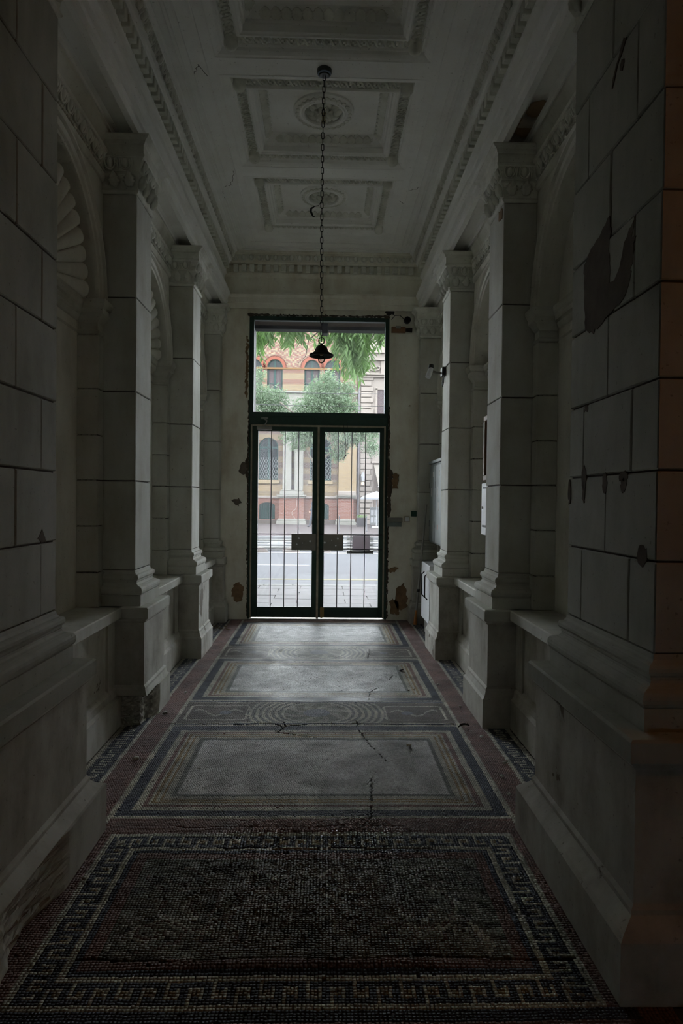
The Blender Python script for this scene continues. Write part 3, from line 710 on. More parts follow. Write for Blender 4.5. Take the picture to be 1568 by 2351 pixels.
p2L = support('pilaster', 'stone pilaster with a crumbling broken plinth corner, next beyond the left pier', 'pilaster', -1, UF, 4.40, 4.77, PC, [[]],
              broken=((-1.05,4.29,0.13), 0.30, (-0.07,0.06,-0.02)))
p3R = support('pilaster', 'pale stone pilaster carrying the small security camera, beside the metal cabinet', 'pilaster', 1, UF, 6.26, 6.63, PC, [[]])
p3L = support('pilaster', 'stone pilaster with brightly lit inner face, third support on the left side', 'pilaster', -1, UF, 6.26, 6.63, PC, [[]])
p4R = support('pilaster', 'shallow corner pilaster on the end wall behind the leaning pole', 'pilaster', 1, 1.165, 8.05, END+0.01, PC, [[]], 0.10, 0.06, 0.08, far=False)
p4L = support('pilaster', 'shallow corner pilaster on the end wall left of the glazed door', 'pilaster', -1, 1.215, 8.05, END+0.01, PC, [[]], 0.10, 0.06, 0.08, far=False)

# bare patches where plaster has come off (thin skins of the exposed layer), outlines on the face of the pier
def patch(name, parent, sg, u, pts, mat, jag=0.012, seed=1, depth=0.0012):
    r = random.Random(seed); out = []
    n = len(pts)
    for i in range(n):
        (a, b), (c_, d) = pts[i], pts[(i+1) % n]
        k = max(2, int(math.hypot(c_-a, d-b)/0.018))
        for q in range(k):
            f = q/k; out.append((a+(c_-a)*f+r.gauss(0,jag*0.5), b+(d-b)*f+r.gauss(0,jag*0.5)))
    m = MB(); tx, ty, _ = parent.location
    top = [(sg*(u-depth)-tx, p-ty, q) for p, q in out]; bot = [(sg*(u+0.004)-tx, p-ty, q) for p, q in out]
    m.loops([bot, top], True, True, True); return ob(name, m, mat, parent)
uP = 1.063
patch('bare_patch', pierR, 1, uP, [(2.68,2.39),(2.60,2.44),(2.52,2.47),(2.44,2.50),(2.44,2.28),(2.40,2.25),(2.36,2.27),(2.30,2.36),(2.25,2.40),(2.245,2.28),(2.27,2.2),(2.34,2.15),(2.46,2.13),(2.60,2.11),(2.66,2.13),(2.67,2.25)], M['render'], 0.012, 3)
for k, (yy, zz, a, b) in enumerate(((2.645,1.55,0.026,0.05),(2.645,1.50,0.012,0.05),(2.445,1.525,0.022,0.04),(2.29,1.545,0.036,0.018),(2.29,1.515,0.024,0.026),(2.80,1.50,0.016,0.05),(2.145,1.285,0.035,0.035),(2.63,1.825,0.018,0.016),(2.36,2.985,0.016,0.02))):
    patch('bare_patch', pierR, 1, uP, [(yy+a*math.cos(q), zz+b*math.sin(q)) for q in np.linspace(0, 2*PI, 11)[:-1]], M['render'], 0.005, 10+k)
patch('bare_patch', pierR, 1, uP, [(2.44,2.95),(2.40,3.0),(2.33,3.06),(2.35,3.07),(2.43,2.99)], M['render'], 0.006, 31)
patch('bare_patch', pierL, -1, uP, [(2.62,1.29),(2.66,1.275),(2.70,1.275),(2.665,1.33)], M['render'], 0.005, 32)
patch('bare_patch', pierL, -1, 1.065-0.093, [(2.1,0.52),(2.25,0.50),(2.33,0.46),(2.36,0.34),(2.30,0.32),(2.2,0.36),(2.1,0.38)], M['render'], 0.012, 33)
patch('bare_patch', pierR, 1, 1.065-0.093, [(2.46,0.58),(2.40,0.59),(2.38,0.50),(2.42,0.46)], M['render'], 0.01, 34)
patch('bare_patch', p2R, 1, UF-0.002, [(4.42,3.38),(4.52,3.39),(4.52,3.33),(4.43,3.31)], M['brownrender'], 0.01, 35)

# ================================================================== ARCHED NICHES
ORD = ('nearest', 'middle', 'farthest')
for sg, side in ((-1, 'left'), (1, 'right')):
    for bi, (a, b) in enumerate(BAYS):
        ja, jb = a+JW, b-JW; R = (jb-ja)/2; yc = (ja+jb)/2
        if sg < 0: lab = ('arched niche with ribbed shell vault between the broken-plinth pier and pilaster', 'arched niche with ribbed shell vault, middle of the left wall', 'narrow glimpse of arched niche beside the left corner pilaster')[bi]
        else: lab = ('plain arched niche with moulded imposts beside the patched pier', 'plain arched niche holding the wooden board and white letter box', 'arched niche behind the grey-green metal cabinet')[bi]
        t = thing('arched_niche', lab, 'niche', (sg*UB, yc, 0))
        def part(nm, mb, mat, par=None): return ob(nm, local(mb, t), mat, par or t)
        # back
        m = MB()
        pts = [(ja-0.01,0.7),(jb+0.01,0.7)] + [(yc+(R+0.01)*math.cos(PI*i/24), ZI1+(R+0.01)*math.sin(PI*i/24)) for i in range(25)]
        part('niche_back', m.loops([[(sg*UB, p, q) for p, q in pts], [(sg*(UB+0.06), p, q) for p, q in pts]], True, True, True), M['wall'])
        # archivolt: stepped moulding round the arch
        prof = [(0.0,0.01),(0.0,-0.012),(0.012,-0.018),(0.022,-0.012),(0.028,-0.026),(0.052,-0.030),(0.056,-0.020),(0.075,-0.022),(0.082,-0.040),(0.095,-0.040),(0.100,-0.005),(0.100,0.01)]
        L = []
        for i in range(33):
            an = PI*i/32; L.append([(sg*(UW+du), yc-(R+dr-0.012)*math.cos(an), ZI1+(R+dr-0.012)*math.sin(an)) for dr, du in prof])
        part('archivolt', MB().loops(L, True, True, True), M['wall'])
        # jamb stones and imposts
        IMP = [(0.0,ZI0),(0.010,ZI0+0.008),(0.014,ZI0+0.022),(0.004,ZI0+0.032),(0.004,ZI0+0.075),(0.018,ZI0+0.09),(0.034,ZI0+0.115),(0.050,ZI0+0.125),(0.050,ZI0+0.155),(0.060,ZI0+0.165),(0.070,ZI0+0.190),(0.070,ZI1)]
        for (q0, q1, nr, fr_) in ((a, ja, False, True), (jb, b, True, False)):
            part('impost', MB().ring(sg, UW, UB+0.01, q0, q1, IMP, near=nr, far=fr_), M['stone'])
            zs = [ZL+0.22, 1.275, 1.565, 1.85, 2.14, ZI0]
            part('jamb_core', MB().box(sg*(UW-0.004), sg*(UB-0.002), q0, q1 + (0.004 if fr_ else 0), ZL, ZI0), M['joint'])
            for za, zb in zip(zs[:-1], zs[1:]):
                part('stone_block', MB().cbox(sg*(UW-0.014), sg*(UB+0.004), q0-(0.012 if nr else 0), q1+(0.012 if fr_ else 0), za+0.003, zb-0.003, 0.004), M['stone'])
            part('stone_block', MB().cbox(sg*(UW-0.020), sg*(UB+0.004), q0-(0.016 if nr else 0), q1+(0.016 if fr_ else 0), ZL, ZL+0.217, 0.004), M['stone'])
        imb = MB().run_y(sg, [(UB+0.01-o, z_) for o, z_ in IMP] + [(UB+0.01, ZI1)], ja, jb); part('impost', imb, M['stone'])
        # ledge slab, dado and skirting of the bay
        part('ledge', MB().cbox(sg*1.235, sg*(UB+0.01), a-0.10, b+0.10, 0.692, ZL, 0.006), M['stone'])
        part('dado_panel', MB().box(sg*1.30, sg*(UW+0.02), a-0.05, b+0.05, 0.22, 0.695), M['dado'])
        part('dado_frame', MB().box(sg*1.285, sg*1.305, a-0.05, a+0.22, 0.24, 0.695), M['dado']); part('dado_frame', MB().box(sg*1.285, sg*1.305, b-0.22, b+0.05, 0.24, 0.695), M['dado'])
        part('skirting', MB().run_y(sg, [(UW,0),(1.245,0),(1.245,0.185),(1.265,0.20),(1.272,0.235),(1.285,0.25),(1.30,0.262),(UW,0.262)], a-0.06, b+0.06, True), M['dado'])
        if sg < 0:
            sh = None; nrib = 19; Rr = R-0.085
            for i in range(nrib):
                a0 = PI*(i+0.5)/nrib; hwid = PI/nrib*0.5
                L = []
                for k in range(9):
                    q = 0.10+0.90*k/8; r_ = Rr*q; wd = r_*math.tan(hwid)*1.02; bulge = wd*0.62
                    dep = 0.10 - 0.085*(q**2)                       # the shell dishes back towards its hinge
                    cy_, cz_ = yc+r_*math.cos(a0), ZI1+r_*math.sin(a0); row = []
                    for w_ in np.linspace(-1, 1, 7):
                        row.append((sg*(UB-0.01+0.0 - bulge*math.sqrt(max(0,1-w_*w_)) - 0.055*q*q), cy_-math.sin(a0)*wd*w_, cz_+math.cos(a0)*wd*w_))
                    row += [(sg*(UB+0.02), cy_-math.sin(a0)*wd, cz_+math.cos(a0)*wd), (sg*(UB+0.02), cy_+math.sin(a0)*wd, cz_-math.cos(a0)*wd)]
                    L.append(row)
                part('shell_rib', MB().loops(L, True, True, True, True), M['wall'])
            part('shell_hinge', MB().ellipsoid((sg*(UB-0.02), yc, ZI1+0.03), (0.07,0.10,0.08), 12, 8), M['wall'])
# water stain on the soffit above the right pilaster
for sg, yy, zz, ww, sc_ in ((1,4.24,3.8095,wall_right,1.0),(1,4.05,3.8095,wall_right,0.7)):
    o_ = ob('stain_patch', MB().poly([(-0.08,-0.26,0),(0.11,-0.26,0),(0.11,0.30,0),(-0.08,0.30,0)]), M['stain'], ww); o_.location = (sg*1.285, yy, zz); o_.scale = (sc_, sc_, 1)
# hairline cracks in the plaster
def crack(pts, par):
    r = random.Random(int(pts[0][0]*1000)); q = []
    for (a, b) in zip(pts[:-1], pts[1:]):
        for k in range(6): f = k/6; q.append(tuple(a[i]+(b[i]-a[i])*f+(r.gauss(0, 0.006) if i < 2 else 0) for i in range(3)))
    ob('crack', MB().tube(q, 0.0022, 4), M['joint'], par)
crack([(-0.80,6.10,CEIL),(-0.86,6.35,CEIL),(-0.95,6.42,CEIL),(-0.97,6.7,CEIL)], ceiling); crack([(0.78,6.4,CEIL),(0.86,6.36,CEIL),(0.90,6.28,CEIL)], ceiling)
crack([(0.80,6.7,CEIL),(0.74,6.6,CEIL)], ceiling); crack([(-0.9,4.75,CEIL),(-0.84,4.62,CEIL),(-0.78,4.80,CEIL)], ceiling)
# ================================================================== CEILING COFFERS
def guil_mesh():
    """one link of the guilloche: a raised S scroll with a square boss"""
    m = MB(); m.tube([(-0.030,-0.020,0),(-0.022,-0.028,-0.005),(-0.008,-0.022,-0.008),(0.0,0.0,-0.008),(0.008,0.022,-0.008),(0.022,0.028,-0.005),(0.030,0.020,0)], 0.0085, 5)
    m.cbox(0.014, 0.030, -0.020, 0.004, -0.014, 0.004, 0.002); m.cbox(-0.030, -0.014, -0.004, 0.020, -0.014, 0.004, 0.002); return m.mesh('scroll_link')
GUIM = guil_mesh(); GUIM.materials.append(M['orn'])
def petal_mesh():
    m = MB(); L = []
    for i in range(9):
        t = i/8; w_ = 0.040*math.sin(PI*(0.15+0.78*t))*(1+0.12*math.sin(t*25)); zz = -0.012-0.055*math.sin(t*2.4)+0.02*t
        L.append([(0.02+0.115*t, -w_, zz+0.014),(0.02+0.115*t, -w_*0.5, zz-0.004),(0.02+0.115*t, 0, zz+0.008),(0.02+0.115*t, w_*0.5, zz-0.004),(0.02+0.115*t, w_, zz+0.014),(0.02+0.11*t, 0, zz+0.035)])
    m.loops(L, True, True, True, True); return m.mesh('acanthus_leaf')
PETM = petal_mesh(); PETM.materials.append(M['orn'])
CL = ['plaster ceiling coffer cut by the top edge of the photo, nearest the lens', 'plaster ceiling coffer with rosette just beyond the lamp canopy', 'plaster ceiling coffer with rosette nearest the glazed door']
for ci, (ya, yb) in enumerate(CO):
    yc = (ya+yb)/2; hy = (yb-ya)/2
    t = thing('ceiling_coffer', CL[ci], 'coffer', (0, yc, CEIL), 'coffers of the ceiling')
    prof = [(-0.014,0.004),(-0.014,-0.003),(-0.004,-0.004),(0.0,0.0),(0.006,0.002),(0.020,0.004),(0.045,0.016),(0.055,0.030),(0.062,0.032),(0.070,0.026),(0.078,0.034),(0.080,0.044),
            (0.158,0.044),(0.160,0.030),(0.170,0.020),(0.182,0.020),(0.188,0.030),(0.205,0.034),(0.208,0.075),(0.220,0.078),(0.226,0.095),(0.250,0.105),(0.285,0.132),(0.292,0.140),(0.300,0.142)]
    L = []
    for d, dz in prof:
        a, b = CHX-d, hy-d; L.append([(-a,-b,dz),(a,-b,dz),(a,b,dz),(-a,b,dz)])
    ob('moulded_frame', MB().loops(L, True), M['ceil'], t)
    a, b = CHX-0.30, hy-0.30
    ob('panel', MB().loops([[(-a-0.02,-b-0.02,0.142),(a+0.02,-b-0.02,0.142),(a+0.02,b+0.02,0.142),(-a-0.02,b+0.02,0.142)],[(-0.106,-0.106,0.142),(0.106,-0.106,0.142),(0.106,0.106,0.142),(-0.106,0.106,0.142)]][:2 if ci else 1], True, ci == 0), M['ceil'], t)
    nx = 19; 
    for sg in (-1, 1):
        w_ = 2*(CHX-0.175); 
        for i in range(nx): put('scroll_link', GUIM, t, (-w_/2+w_*(i+0.5)/nx, sg*(hy-0.119), 0.040), 0)
        l_ = 2*(hy-0.175); ny = 16
        for i in range(ny): put('scroll_link', GUIM, t, (sg*(CHX-0.119), -l_/2+l_*(i+0.5)/ny, 0.040), PI/2)
        for s2 in (-1, 1):
            put_k = MB().lathe([(0.050,0.0),(0.050,-0.008),(0.040,-0.012),(0.046,-0.030),(0.046,-0.045),(0.038,-0.062),(0.022,-0.074),(0.004,-0.078)], (sg*(CHX-0.119), s2*(hy-0.119), 0.046), 16)
            ob('corner_knob', put_k, M['orn'], t)
        n2 = 12
        for i in range(n2):
            put('leaf_ornament', LEAFM, t, (sg*(CHX-0.262), -(hy-0.30)+2*(hy-0.30)*(i+0.5)/n2, 0.112), RZ[sg], 0.95, (1.25,0.32,0.8))
            put('leaf_ornament', LEAFM, t, (-(CHX-0.32)+2*(CHX-0.32)*(i+0.5)/n2, sg*(hy-0.262), 0.112), 0 if sg > 0 else PI, 0.95, (1.15,0.32,0.8))
    if ci:
        ro = ob('rosette', MB().loops([[(r*math.cos(q), r*math.sin(q), z_) for q in np.linspace(0, 2*PI, 49)[:-1]] for r, z_ in
             ((0.238,0.145),(0.238,0.126),(0.225,0.118),(0.205,0.110),(0.185,0.108),(0.175,0.114),(0.168,0.106),(0.155,0.106),(0.150,0.118),(0.150,0.175),(0.140,0.215),(0.0005,0.22))], True), M['ceil'], t)
        for i in range(26):
            q = 2*PI*i/26; put('ring_leaf', LEAFM, ro, (0.207*math.cos(q), 0.207*math.sin(q), 0.112), q+PI/2, 1.35, (0.7,0.25,0.36))
        for i in range(10):
            q = 2*PI*(i+0.5*0)/10; put('acanthus_leaf', PETM, ro, (0.015*math.cos(q), 0.015*math.sin(q), 0.170), q, 0, (1,1,1.1))
        for i in range(8):
            q = 2*PI*(i+0.5)/8; put('acanthus_leaf', PETM, ro, (0, 0, 0.145), q, 0, (0.62,0.62,0.9))
        ob('pendant_bud', MB().lathe([(0.030,0.16),(0.032,0.13),(0.015,0.115),(0.013,0.07),(0.018,0.06),(0.016,0.045),(0.006,0.035)], (0,0,0), 12), M['ivory'] if ci == 1 else M['orn'], ro)
        if ci == 2: pass

# hanging scrap of cable under the far rosette
t = tag(ob('loose_wire', MB().tube([(0.0,6.82,4.50),(-0.05,6.80,4.40),(-0.09,6.79,4.385),(-0.125,6.78,4.36),(-0.13,6.78,4.33),(-0.115,6.78,4.30),(-0.105,6.78,4.28),(-0.085,6.78,4.285)], [0.003,0.003,0.004,0.010,0.012,0.009,0.007,0.004], 6), M['black']), 'black scrap of cable dangling beside the far ceiling rosette', 'cable')

# ================================================================== PENDANT LAMP
LX, LY = 0.007, 4.642
t = thing('pendant_lamp', 'dark metal pendant lamp hanging on a long chain before the transom', 'lamp', (LX, LY, CEIL))
ob('ceiling_canopy', MB().lathe([(0.050,0.0),(0.050,-0.022),(0.044,-0.030)], (0,0,0), 24).lathe([(0.038,-0.028),(0.038,-0.036),(0.030,-0.040)], (0,0,0), 24), M['lampmetal'], t)
ob('canopy_ring', MB().loops([[(r*math.cos(q), r*math.sin(q), z_) for q in np.linspace(0, 2*PI, 25)[:-1]] for r, z_ in ((0.047,-0.029),(0.044,-0.034),(0.032,-0.036),(0.030,-0.031))], True), M['enamel'], t)
lm = MB(); pts = []
for q in np.linspace(0, 2*PI, 17)[:-1]:
    xx, zz = 0.0085*math.cos(q), 0.0085*math.sin(q); zz += 0.014*(1 if zz > 0 else -1); pts.append((xx, 0, zz))
pts.append(pts[0]); lm.tube(pts, 0.0028, 5, False); LINK = lm.mesh('chain_link'); LINK.materials.append(M['bar'])
zt, zb = -0.035, -1.80; nl = 46
for i in range(nl):
    z_ = zt-0.018+(zb-zt)*i/(nl-1); put('chain_link', LINK, t, (0.006*math.sin(z_*2.2)-0.004*(z_/zb), 0, z_), PI/2*(i % 2), 0, (1,1,0.98))
o = -1.80
ob('hook_ring', MB().tube([(0.020*math.sin(q), 0, o-0.035+0.022*math.cos(q)) for q in np.linspace(0, 2*PI, 17)], 0.0035, 6, False), M['bar'], t)
ob('lamp_shade', MB().loops([[(r*math.cos(q), r*math.sin(q), o+z_) for q in np.linspace(0, 2*PI, 33)[:-1]] for r, z_ in
    ((0.004,-0.052),(0.010,-0.055),(0.012,-0.064),(0.026,-0.070),(0.038,-0.082),(0.044,-0.098),(0.048,-0.108),(0.060,-0.118),(0.074,-0.126),(0.083,-0.130),(0.083,-0.143),(0.080,-0.143),(0.080,-0.133),(0.058,-0.124),(0.044,-0.110),(0.034,-0.086),(0.012,-0.076))], True, False, False, True), M['lampmetal'], t)
ob('bulb_socket', MB().lathe([(0.012,o-0.075),(0.013,o-0.128),(0.010,o-0.135)], (0,0,0), 12), M['brass'], t)
bl = ob('bulb', MB().lathe([(0.010,o-0.132),(0.013,o-0.142),(0.022,o-0.155),(0.024,o-0.166),(0.020,o-0.180),(0.010,o-0.188),(0.001,o-0.190)], (0,0,0), 16), M['bulb'], t)
ob('filament', MB().tube([(-0.006,0,o-0.14),(-0.008,0,o-0.168),(0.0,0,o-0.160),(0.008,0,o-0.168),(0.006,0,o-0.14)], 0.0012, 5), M['bar'], bl)

# ================================================================== DOOR AND TRANSOM
DY = END+0.03
w1 = MB()
for q in ((DX0,-0.835,2.40,DZ),(0.755,DX1,2.40,DZ),(-0.835,0.755,3.63,DZ),(-0.835,0.755,2.47,2.52)): w1.cbox(q[0],q[1],DY,DY+0.07,q[2],q[3],0.004)
win = ob('window_1', w1, M['door'], kind='structure')
ob('glass_pane', MB().box(-0.84, 0.76, DY+0.035, DY+0.041, 2.515, 3.635), M['pane_top'], win)
dr = MB()
for q in ((DX0,-0.865,0,2.41),(0.775,DX1,0,2.41)): dr.cbox(q[0],q[1],DY,DY+0.07,q[2],q[3],0.004)
dr.cbox(DX0, DX1, DY-0.005, DY+0.075, 2.365, 2.475, 0.006)
door = ob('door_1', dr, M['door'], kind='structure')
for q in ((-0.865,-0.845,0.015,2.365),(0.755,0.775,0.015,2.365)): ob('door_edging', MB().cbox(q[0],q[1],DY-0.008,DY+0.06,q[2],q[3],0.003), M['trimwood'], door)
ob('door_edging', MB().cbox(-0.845, 0.755, DY-0.008, DY+0.05, 2.345, 2.367, 0.003), M['trimwood'], door)
ob('threshold', MB().cbox(DX0, DX1, DY-0.02, DY+0.10, -0.004, 0.006, 0.002), M['alu'], door)
for li, (a, b, g0, g1) in enumerate(((-0.845,-0.055,-0.775,-0.112),(-0.028,0.755,0.036,0.702))):
    lf = MB()
    for q in ((a,g0,0.022,2.345),(g1,b,0.022,2.345),(g0,g1,0.022,0.150),(g0,g1,2.290,2.345)): lf.cbox(q[0],q[1],DY,DY+0.045,q[2],q[3],0.003)
    leaf = ob('door_leaf', lf, M['door'], door)
    ob('glass_pane', MB().box(g0-0.003, g1+0.003, DY+0.024, DY+0.030, 0.147, 2.293), M['pane'], leaf)
    for k in range(3):
        xx = g0+(g1-g0)*(k+1)/4 - 0.004; ob('vertical_bar', MB().tube([(xx,DY+0.008,0.14),(xx,DY+0.008,2.30)], 0.0055, 8), M['bar'], leaf)
    for zz in (1.040, 0.858):
        ob('cross_rod', MB().tube([(a+0.01,DY-0.004,zz),(b-0.01,DY-0.004,zz)], 0.0055, 8), M['bar'], leaf)
    p0, p1 = ((-0.36,-0.062),(0.030,0.272))[li]
    pl_ = ob('lock_plate', MB().cbox(p0, p1, DY-0.016, DY-0.006, 0.845, 1.045, 0.002), M['plate'], leaf)
    hl_ = ((0.30,0.72,0.011),(0.22,0.36,0.010),(0.76,0.55,0.012),(0.45,0.44,0.006)) if li == 0 else ((0.72,0.72,0.011),(0.62,0.30,0.010),(0.06,0.48,0.012),(0.42,0.62,0.006))
    for fx, fz, rr in hl_:
        ob('hole_daylight_disc', MB().lathe([(rr,-0.0012),(rr,0.0006)], (p0+(p1-p0)*fx, DY-0.0165, 0.845+0.20*fz), 14, False, 'y'), M['white'], leaf)  # white discs painted for daylight showing through the plate
ob('meeting_strip', MB().cbox(-0.055, -0.028, DY-0.010, DY+0.05, 0.010, 2.36, 0.003), M['trimwood'], door)
hg = ob('floor_hinge', MB().cbox(-0.005, 0.045, DY-0.014, DY+0.002, 0.03, 0.145, 0.003).lathe([(0.011,0.02),(0.011,0.155)], (0.012, DY-0.014, 0), 10), M['brass'], door)
dc = ob('door_closer', MB().cbox(-0.79, -0.605, DY-0.055, DY+0.002, 2.302, 2.340, 0.006), M['alu'], door)
ob('closer_arm', MB().tube([(-0.70,DY-0.035,2.342),(-0.66,DY-0.12,2.40),(-0.72,DY-0.02,2.445)], 0.009, 6).cbox(-0.74,-0.66,DY-0.012,DY,2.43,2.455,0.002), M['alu'], door)
# louvred letter box hung outside the right leaf
lb = MB().box(0.385, 0.60, DY+0.055, DY+0.060, 0.845, 1.035)
box_ = ob('letter_box', lb, M['thin'], door)
for k in range(11):
    zz = 0.85+0.017*k
    for q in ((0.315,0.385),(0.60,0.645)): ob('louvre_slat', MB().cbox(q[0],q[1],DY+0.052,DY+0.064,zz,zz+0.008,0.001), M['plate'], box_)
ob('box_base', MB().cbox(0.315, 0.645, DY+0.050, DY+0.10, 0.805, 0.845, 0.004), M['plate'], box_)
tag(ob('knotted_cord', MB().tube([(0.255,DY-0.02,2.38),(0.262,DY-0.025,2.30),(0.285,DY-0.022,2.20),(0.292,DY-0.022,2.08),(0.285,DY-0.022,2.00),(0.268,DY-0.022,1.955),(0.250,DY-0.022,1.960),(0.262,DY-0.022,1.975),(0.292,DY-0.022,1.998)], 0.0035, 6)
    .tube([(0.27,DY-0.02,2.40),(0.30,DY-0.03,2.42),(0.315,DY-0.025,2.30),(0.312,DY-0.022,2.05)], 0.002, 5).ellipsoid((0.286,DY-0.022,1.998),(0.012,0.010,0.012),8,6), M['black']), 'dark knotted cord hanging in front of the right door leaf', 'cord')

# ragged plaster and lath round the opening
def ragged(name, pts, mat, yy, dep, seed, parent, jag=0.008):
    r = random.Random(seed); out = []
    for i in range(len(pts)):
        (a, b), (c_, d) = pts[i], pts[(i+1) % len(pts)]; k = max(1, int(math.hypot(c_-a, d-b)/0.018))
        for q in range(k): out.append((a+(c_-a)*q/k+r.gauss(0,jag), b+(d-b)*q/k+r.gauss(0,jag)))
    return ob(name, MB().loops([[(p, yy, q) for p, q in out], [(p, yy-dep, q) for p, q in out]], True, True, True), mat, parent)
ragged('exposed_lath', [(-0.935,2.70),(-0.905,2.68),(-0.895,3.42),(-0.925,3.42)], M['brownrender'], END+0.01, 0.016, 1, wall_end)
ragged('broken_edge', [(-0.897,0.02),(-0.885,0.02),(-0.885,2.66),(-0.896,2.66),(-0.90,2.0),(-0.925,1.90),(-0.93,1.80),(-0.90,1.68)], M['sooty'], END+0.01, 0.012, 2, wall_end, 0.004)
ragged('broken_edge', [(0.80,0.02),(0.818,0.02),(0.82,1.2),(0.85,1.35),(0.84,1.5),(0.86,1.60),(0.87,1.78),(0.86,1.82),(0.825,1.86),(0.822,2.6),(0.80,2.6)], M['sooty'], END+0.01, 0.012, 3, wall_end, 0.0045)
ragged('exposed_brick', [(0.855,1.60),(0.92,1.61),(0.94,1.78),(0.91,1.80),(0.86,1.79)], M['brownrender'], END, 0.012, 4, wall_end)
ragged('broken_edge', [(-0.90,3.675),(0.81,3.675),(0.82,3.70),(0.3,3.692),(-0.5,3.69),(-0.9,3.70)], M['sooty'], END+0.01, 0.012, 5, wall_end, 0.006)
for k, (xx, zz, a, b, mt) in enumerate(((-1.02,1.42,0.05,0.05,'render'),(-0.95,1.82,0.06,0.09,'render'),(0.88,0.62,0.05,0.035,'brownrender'),(0.99,0.28,0.09,0.20,'brownrender'),(0.90,0.16,0.07,0.10,'brownrender'),(-1.0,0.33,0.07,0.16,'brownrender'),(0.80,3.74,0.06,0.04,'black'))):  # flaked plaster; the black one paints the dark inside a small hole
    ragged('flake_hole_patch', [(xx+a*math.cos(q)*random.uniform(0.7,1.1), zz+b*math.sin(q)*random.uniform(0.7,1.1)) for q in np.linspace(0, 2*PI, 12)[:-1]], M[mt], END+0.004, 0.008, 20+k, wall_end)

# ================================================================== SMALL FITTINGS
t = thing('meter_cabinet', 'grey-green metal meter cabinet with two sticker-covered doors, on the right', 'cabinet', (1.33, 7.4, 0.98))
ob('body', MB().cbox(-0.06, 0.19, -0.40, 0.42, 0.0, 0.92, 0.005), M['cab'], t)
for k, (a, b) in enumerate(((-0.385,0.005),(0.015,0.405))):
    d_ = ob('door', MB().cbox(-0.075, -0.055, a, b, 0.02, 0.875, 0.004), M['cab'], t)
    for zz in (0.22, 0.66): ob('hinge', MB().tube([(-0.07,b+0.004,zz-0.035),(-0.07,b+0.004,zz+0.035)], 0.008, 8), M['black'], d_)
    for q, (yy, zz, w_, h_) in enumerate((((a+b)/2-0.06,0.78,0.045,0.06),((a+b)/2+0.05,0.58,0.05,0.10),((a+b)/2-0.02,0.42,0.05,0.09),((a+b)/2+0.02,0.20,0.05,0.05))):
        if k == 1 and q in (2,3): continue
        ob('sticker', MB().box(-0.0765, -0.0748, yy-w_/2, yy+w_/2, zz-h_/2, zz+h_/2), M['redpaper'] if (k, q) == (0,3) else M['paper'], d_)
ob('top_flange', MB().cbox(-0.085, 0.19, -0.41, 0.43, 0.90, 0.935, 0.004), M['cab'], t)
t = thing('wall_box', 'pale grey metal box with black handles under the meter cabinet', 'box', (1.22, 7.25, 0.16))
ob('body', MB().cbox(-0.08, 0.10, -0.25, 0.33, 0.0, 0.62, 0.006), M['white'], t)
for yy in (-0.12, 0.10): ob('handle', MB().tube([(-0.08,yy,0.25),(-0.11,yy,0.28),(-0.11,yy,0.50),(-0.08,yy,0.53)], 0.007, 6), M['black'], t)
ob('foot', MB().cbox(-0.05, 0.08, -0.20, 0.28, -0.16, 0.0, 0.004), M['plate'], t)
# pole leaning in the corner
t = thing('leaning_pole', 'grey metal pole with orange tip leaning in the right corner', 'pole', (1.10, 7.92, 0.0))
pa, pb = Vector((0.02,0,0.0)), Vector((0.145,0.06,1.42))
def pp(f): return pa + (pb-pa)*f
ob('shaft', MB().tube([pp(0.12), pp(1.0)], 0.013, 10), M['alu'], t)
ob('tip', MB().tube([pp(0.0), pp(0.03), pp(0.12)], [0.022,0.020,0.013], 10), M['orange'], t)
ob('collar', MB().tube([pp(0.27), pp(0.295)], 0.018, 10), M['black'], t)
# security camera on the third right pilaster
t = thing('security_camera', 'small white security camera on a bracket high on a right pilaster', 'camera', (UF, 6.50, 2.70))
ob('mount_box', MB().cbox(-0.035, 0.002, -0.045, 0.045, -0.04, 0.045, 0.005), M['black'], t)
ob('bracket', MB().tube([(-0.03,0,-0.01),(-0.08,0.02,0.0),(-0.13,0.04,0.02)], 0.011, 8), M['plate'], t)
hd = ob('camera_head', MB().tube([(-0.128,0.03,0.045),(-0.140,0.02,0.010),(-0.165,0.0,-0.050)], [0.022,0.026,0.027], 12), M['white'], t)
ob('sun_hood', MB().tube([(-0.126,0.04,0.075),(-0.130,0.03,0.040)], [0.024,0.028], 12), M['black'], t)
ob('cable', MB().tube([(-0.015,-0.03,-0.04),(-0.018,-0.035,-0.10),(-0.02,0.0,-0.135),(-0.02,0.03,-0.10),(-0.01,0.03,-0.04)], 0.005, 6), M['black'], t)
# spot lamp right of the transom
t = thing('spot_lamp', 'small dark spot lamp on a wooden block right of the transom', 'lamp', (0.975, END, 3.53))
ob('wood_block', MB().cbox(-0.15, 0.02, -0.04, 0.0, -0.04, 0.03, 0.004), M['wood'], t)
ob('clip', MB().cbox(-0.10, -0.04, -0.045, -0.03, 0.005, 0.04, 0.003), M['alu'], t)
ob('rubber_end', MB().tube([(0.02,-0.02,-0.005),(0.10,-0.02,-0.008)], [0.02,0.028], 10), M['black'], t)
ob('lamp_head', MB().lathe([(0.012,0.03),(0.038,0.0),(0.042,-0.06),(0.030,-0.062),(0.012,-0.03)], (0.035,-0.03,0.10), 16, True, 'y'), M['black'], t)
ob('cable', MB().tube([(0.0,-0.01,0.13),(-0.05,-0.01,0.175),(-0.11,-0.01,0.17),(-0.15,-0.01,0.12)], 0.004, 6), M['black'], t)
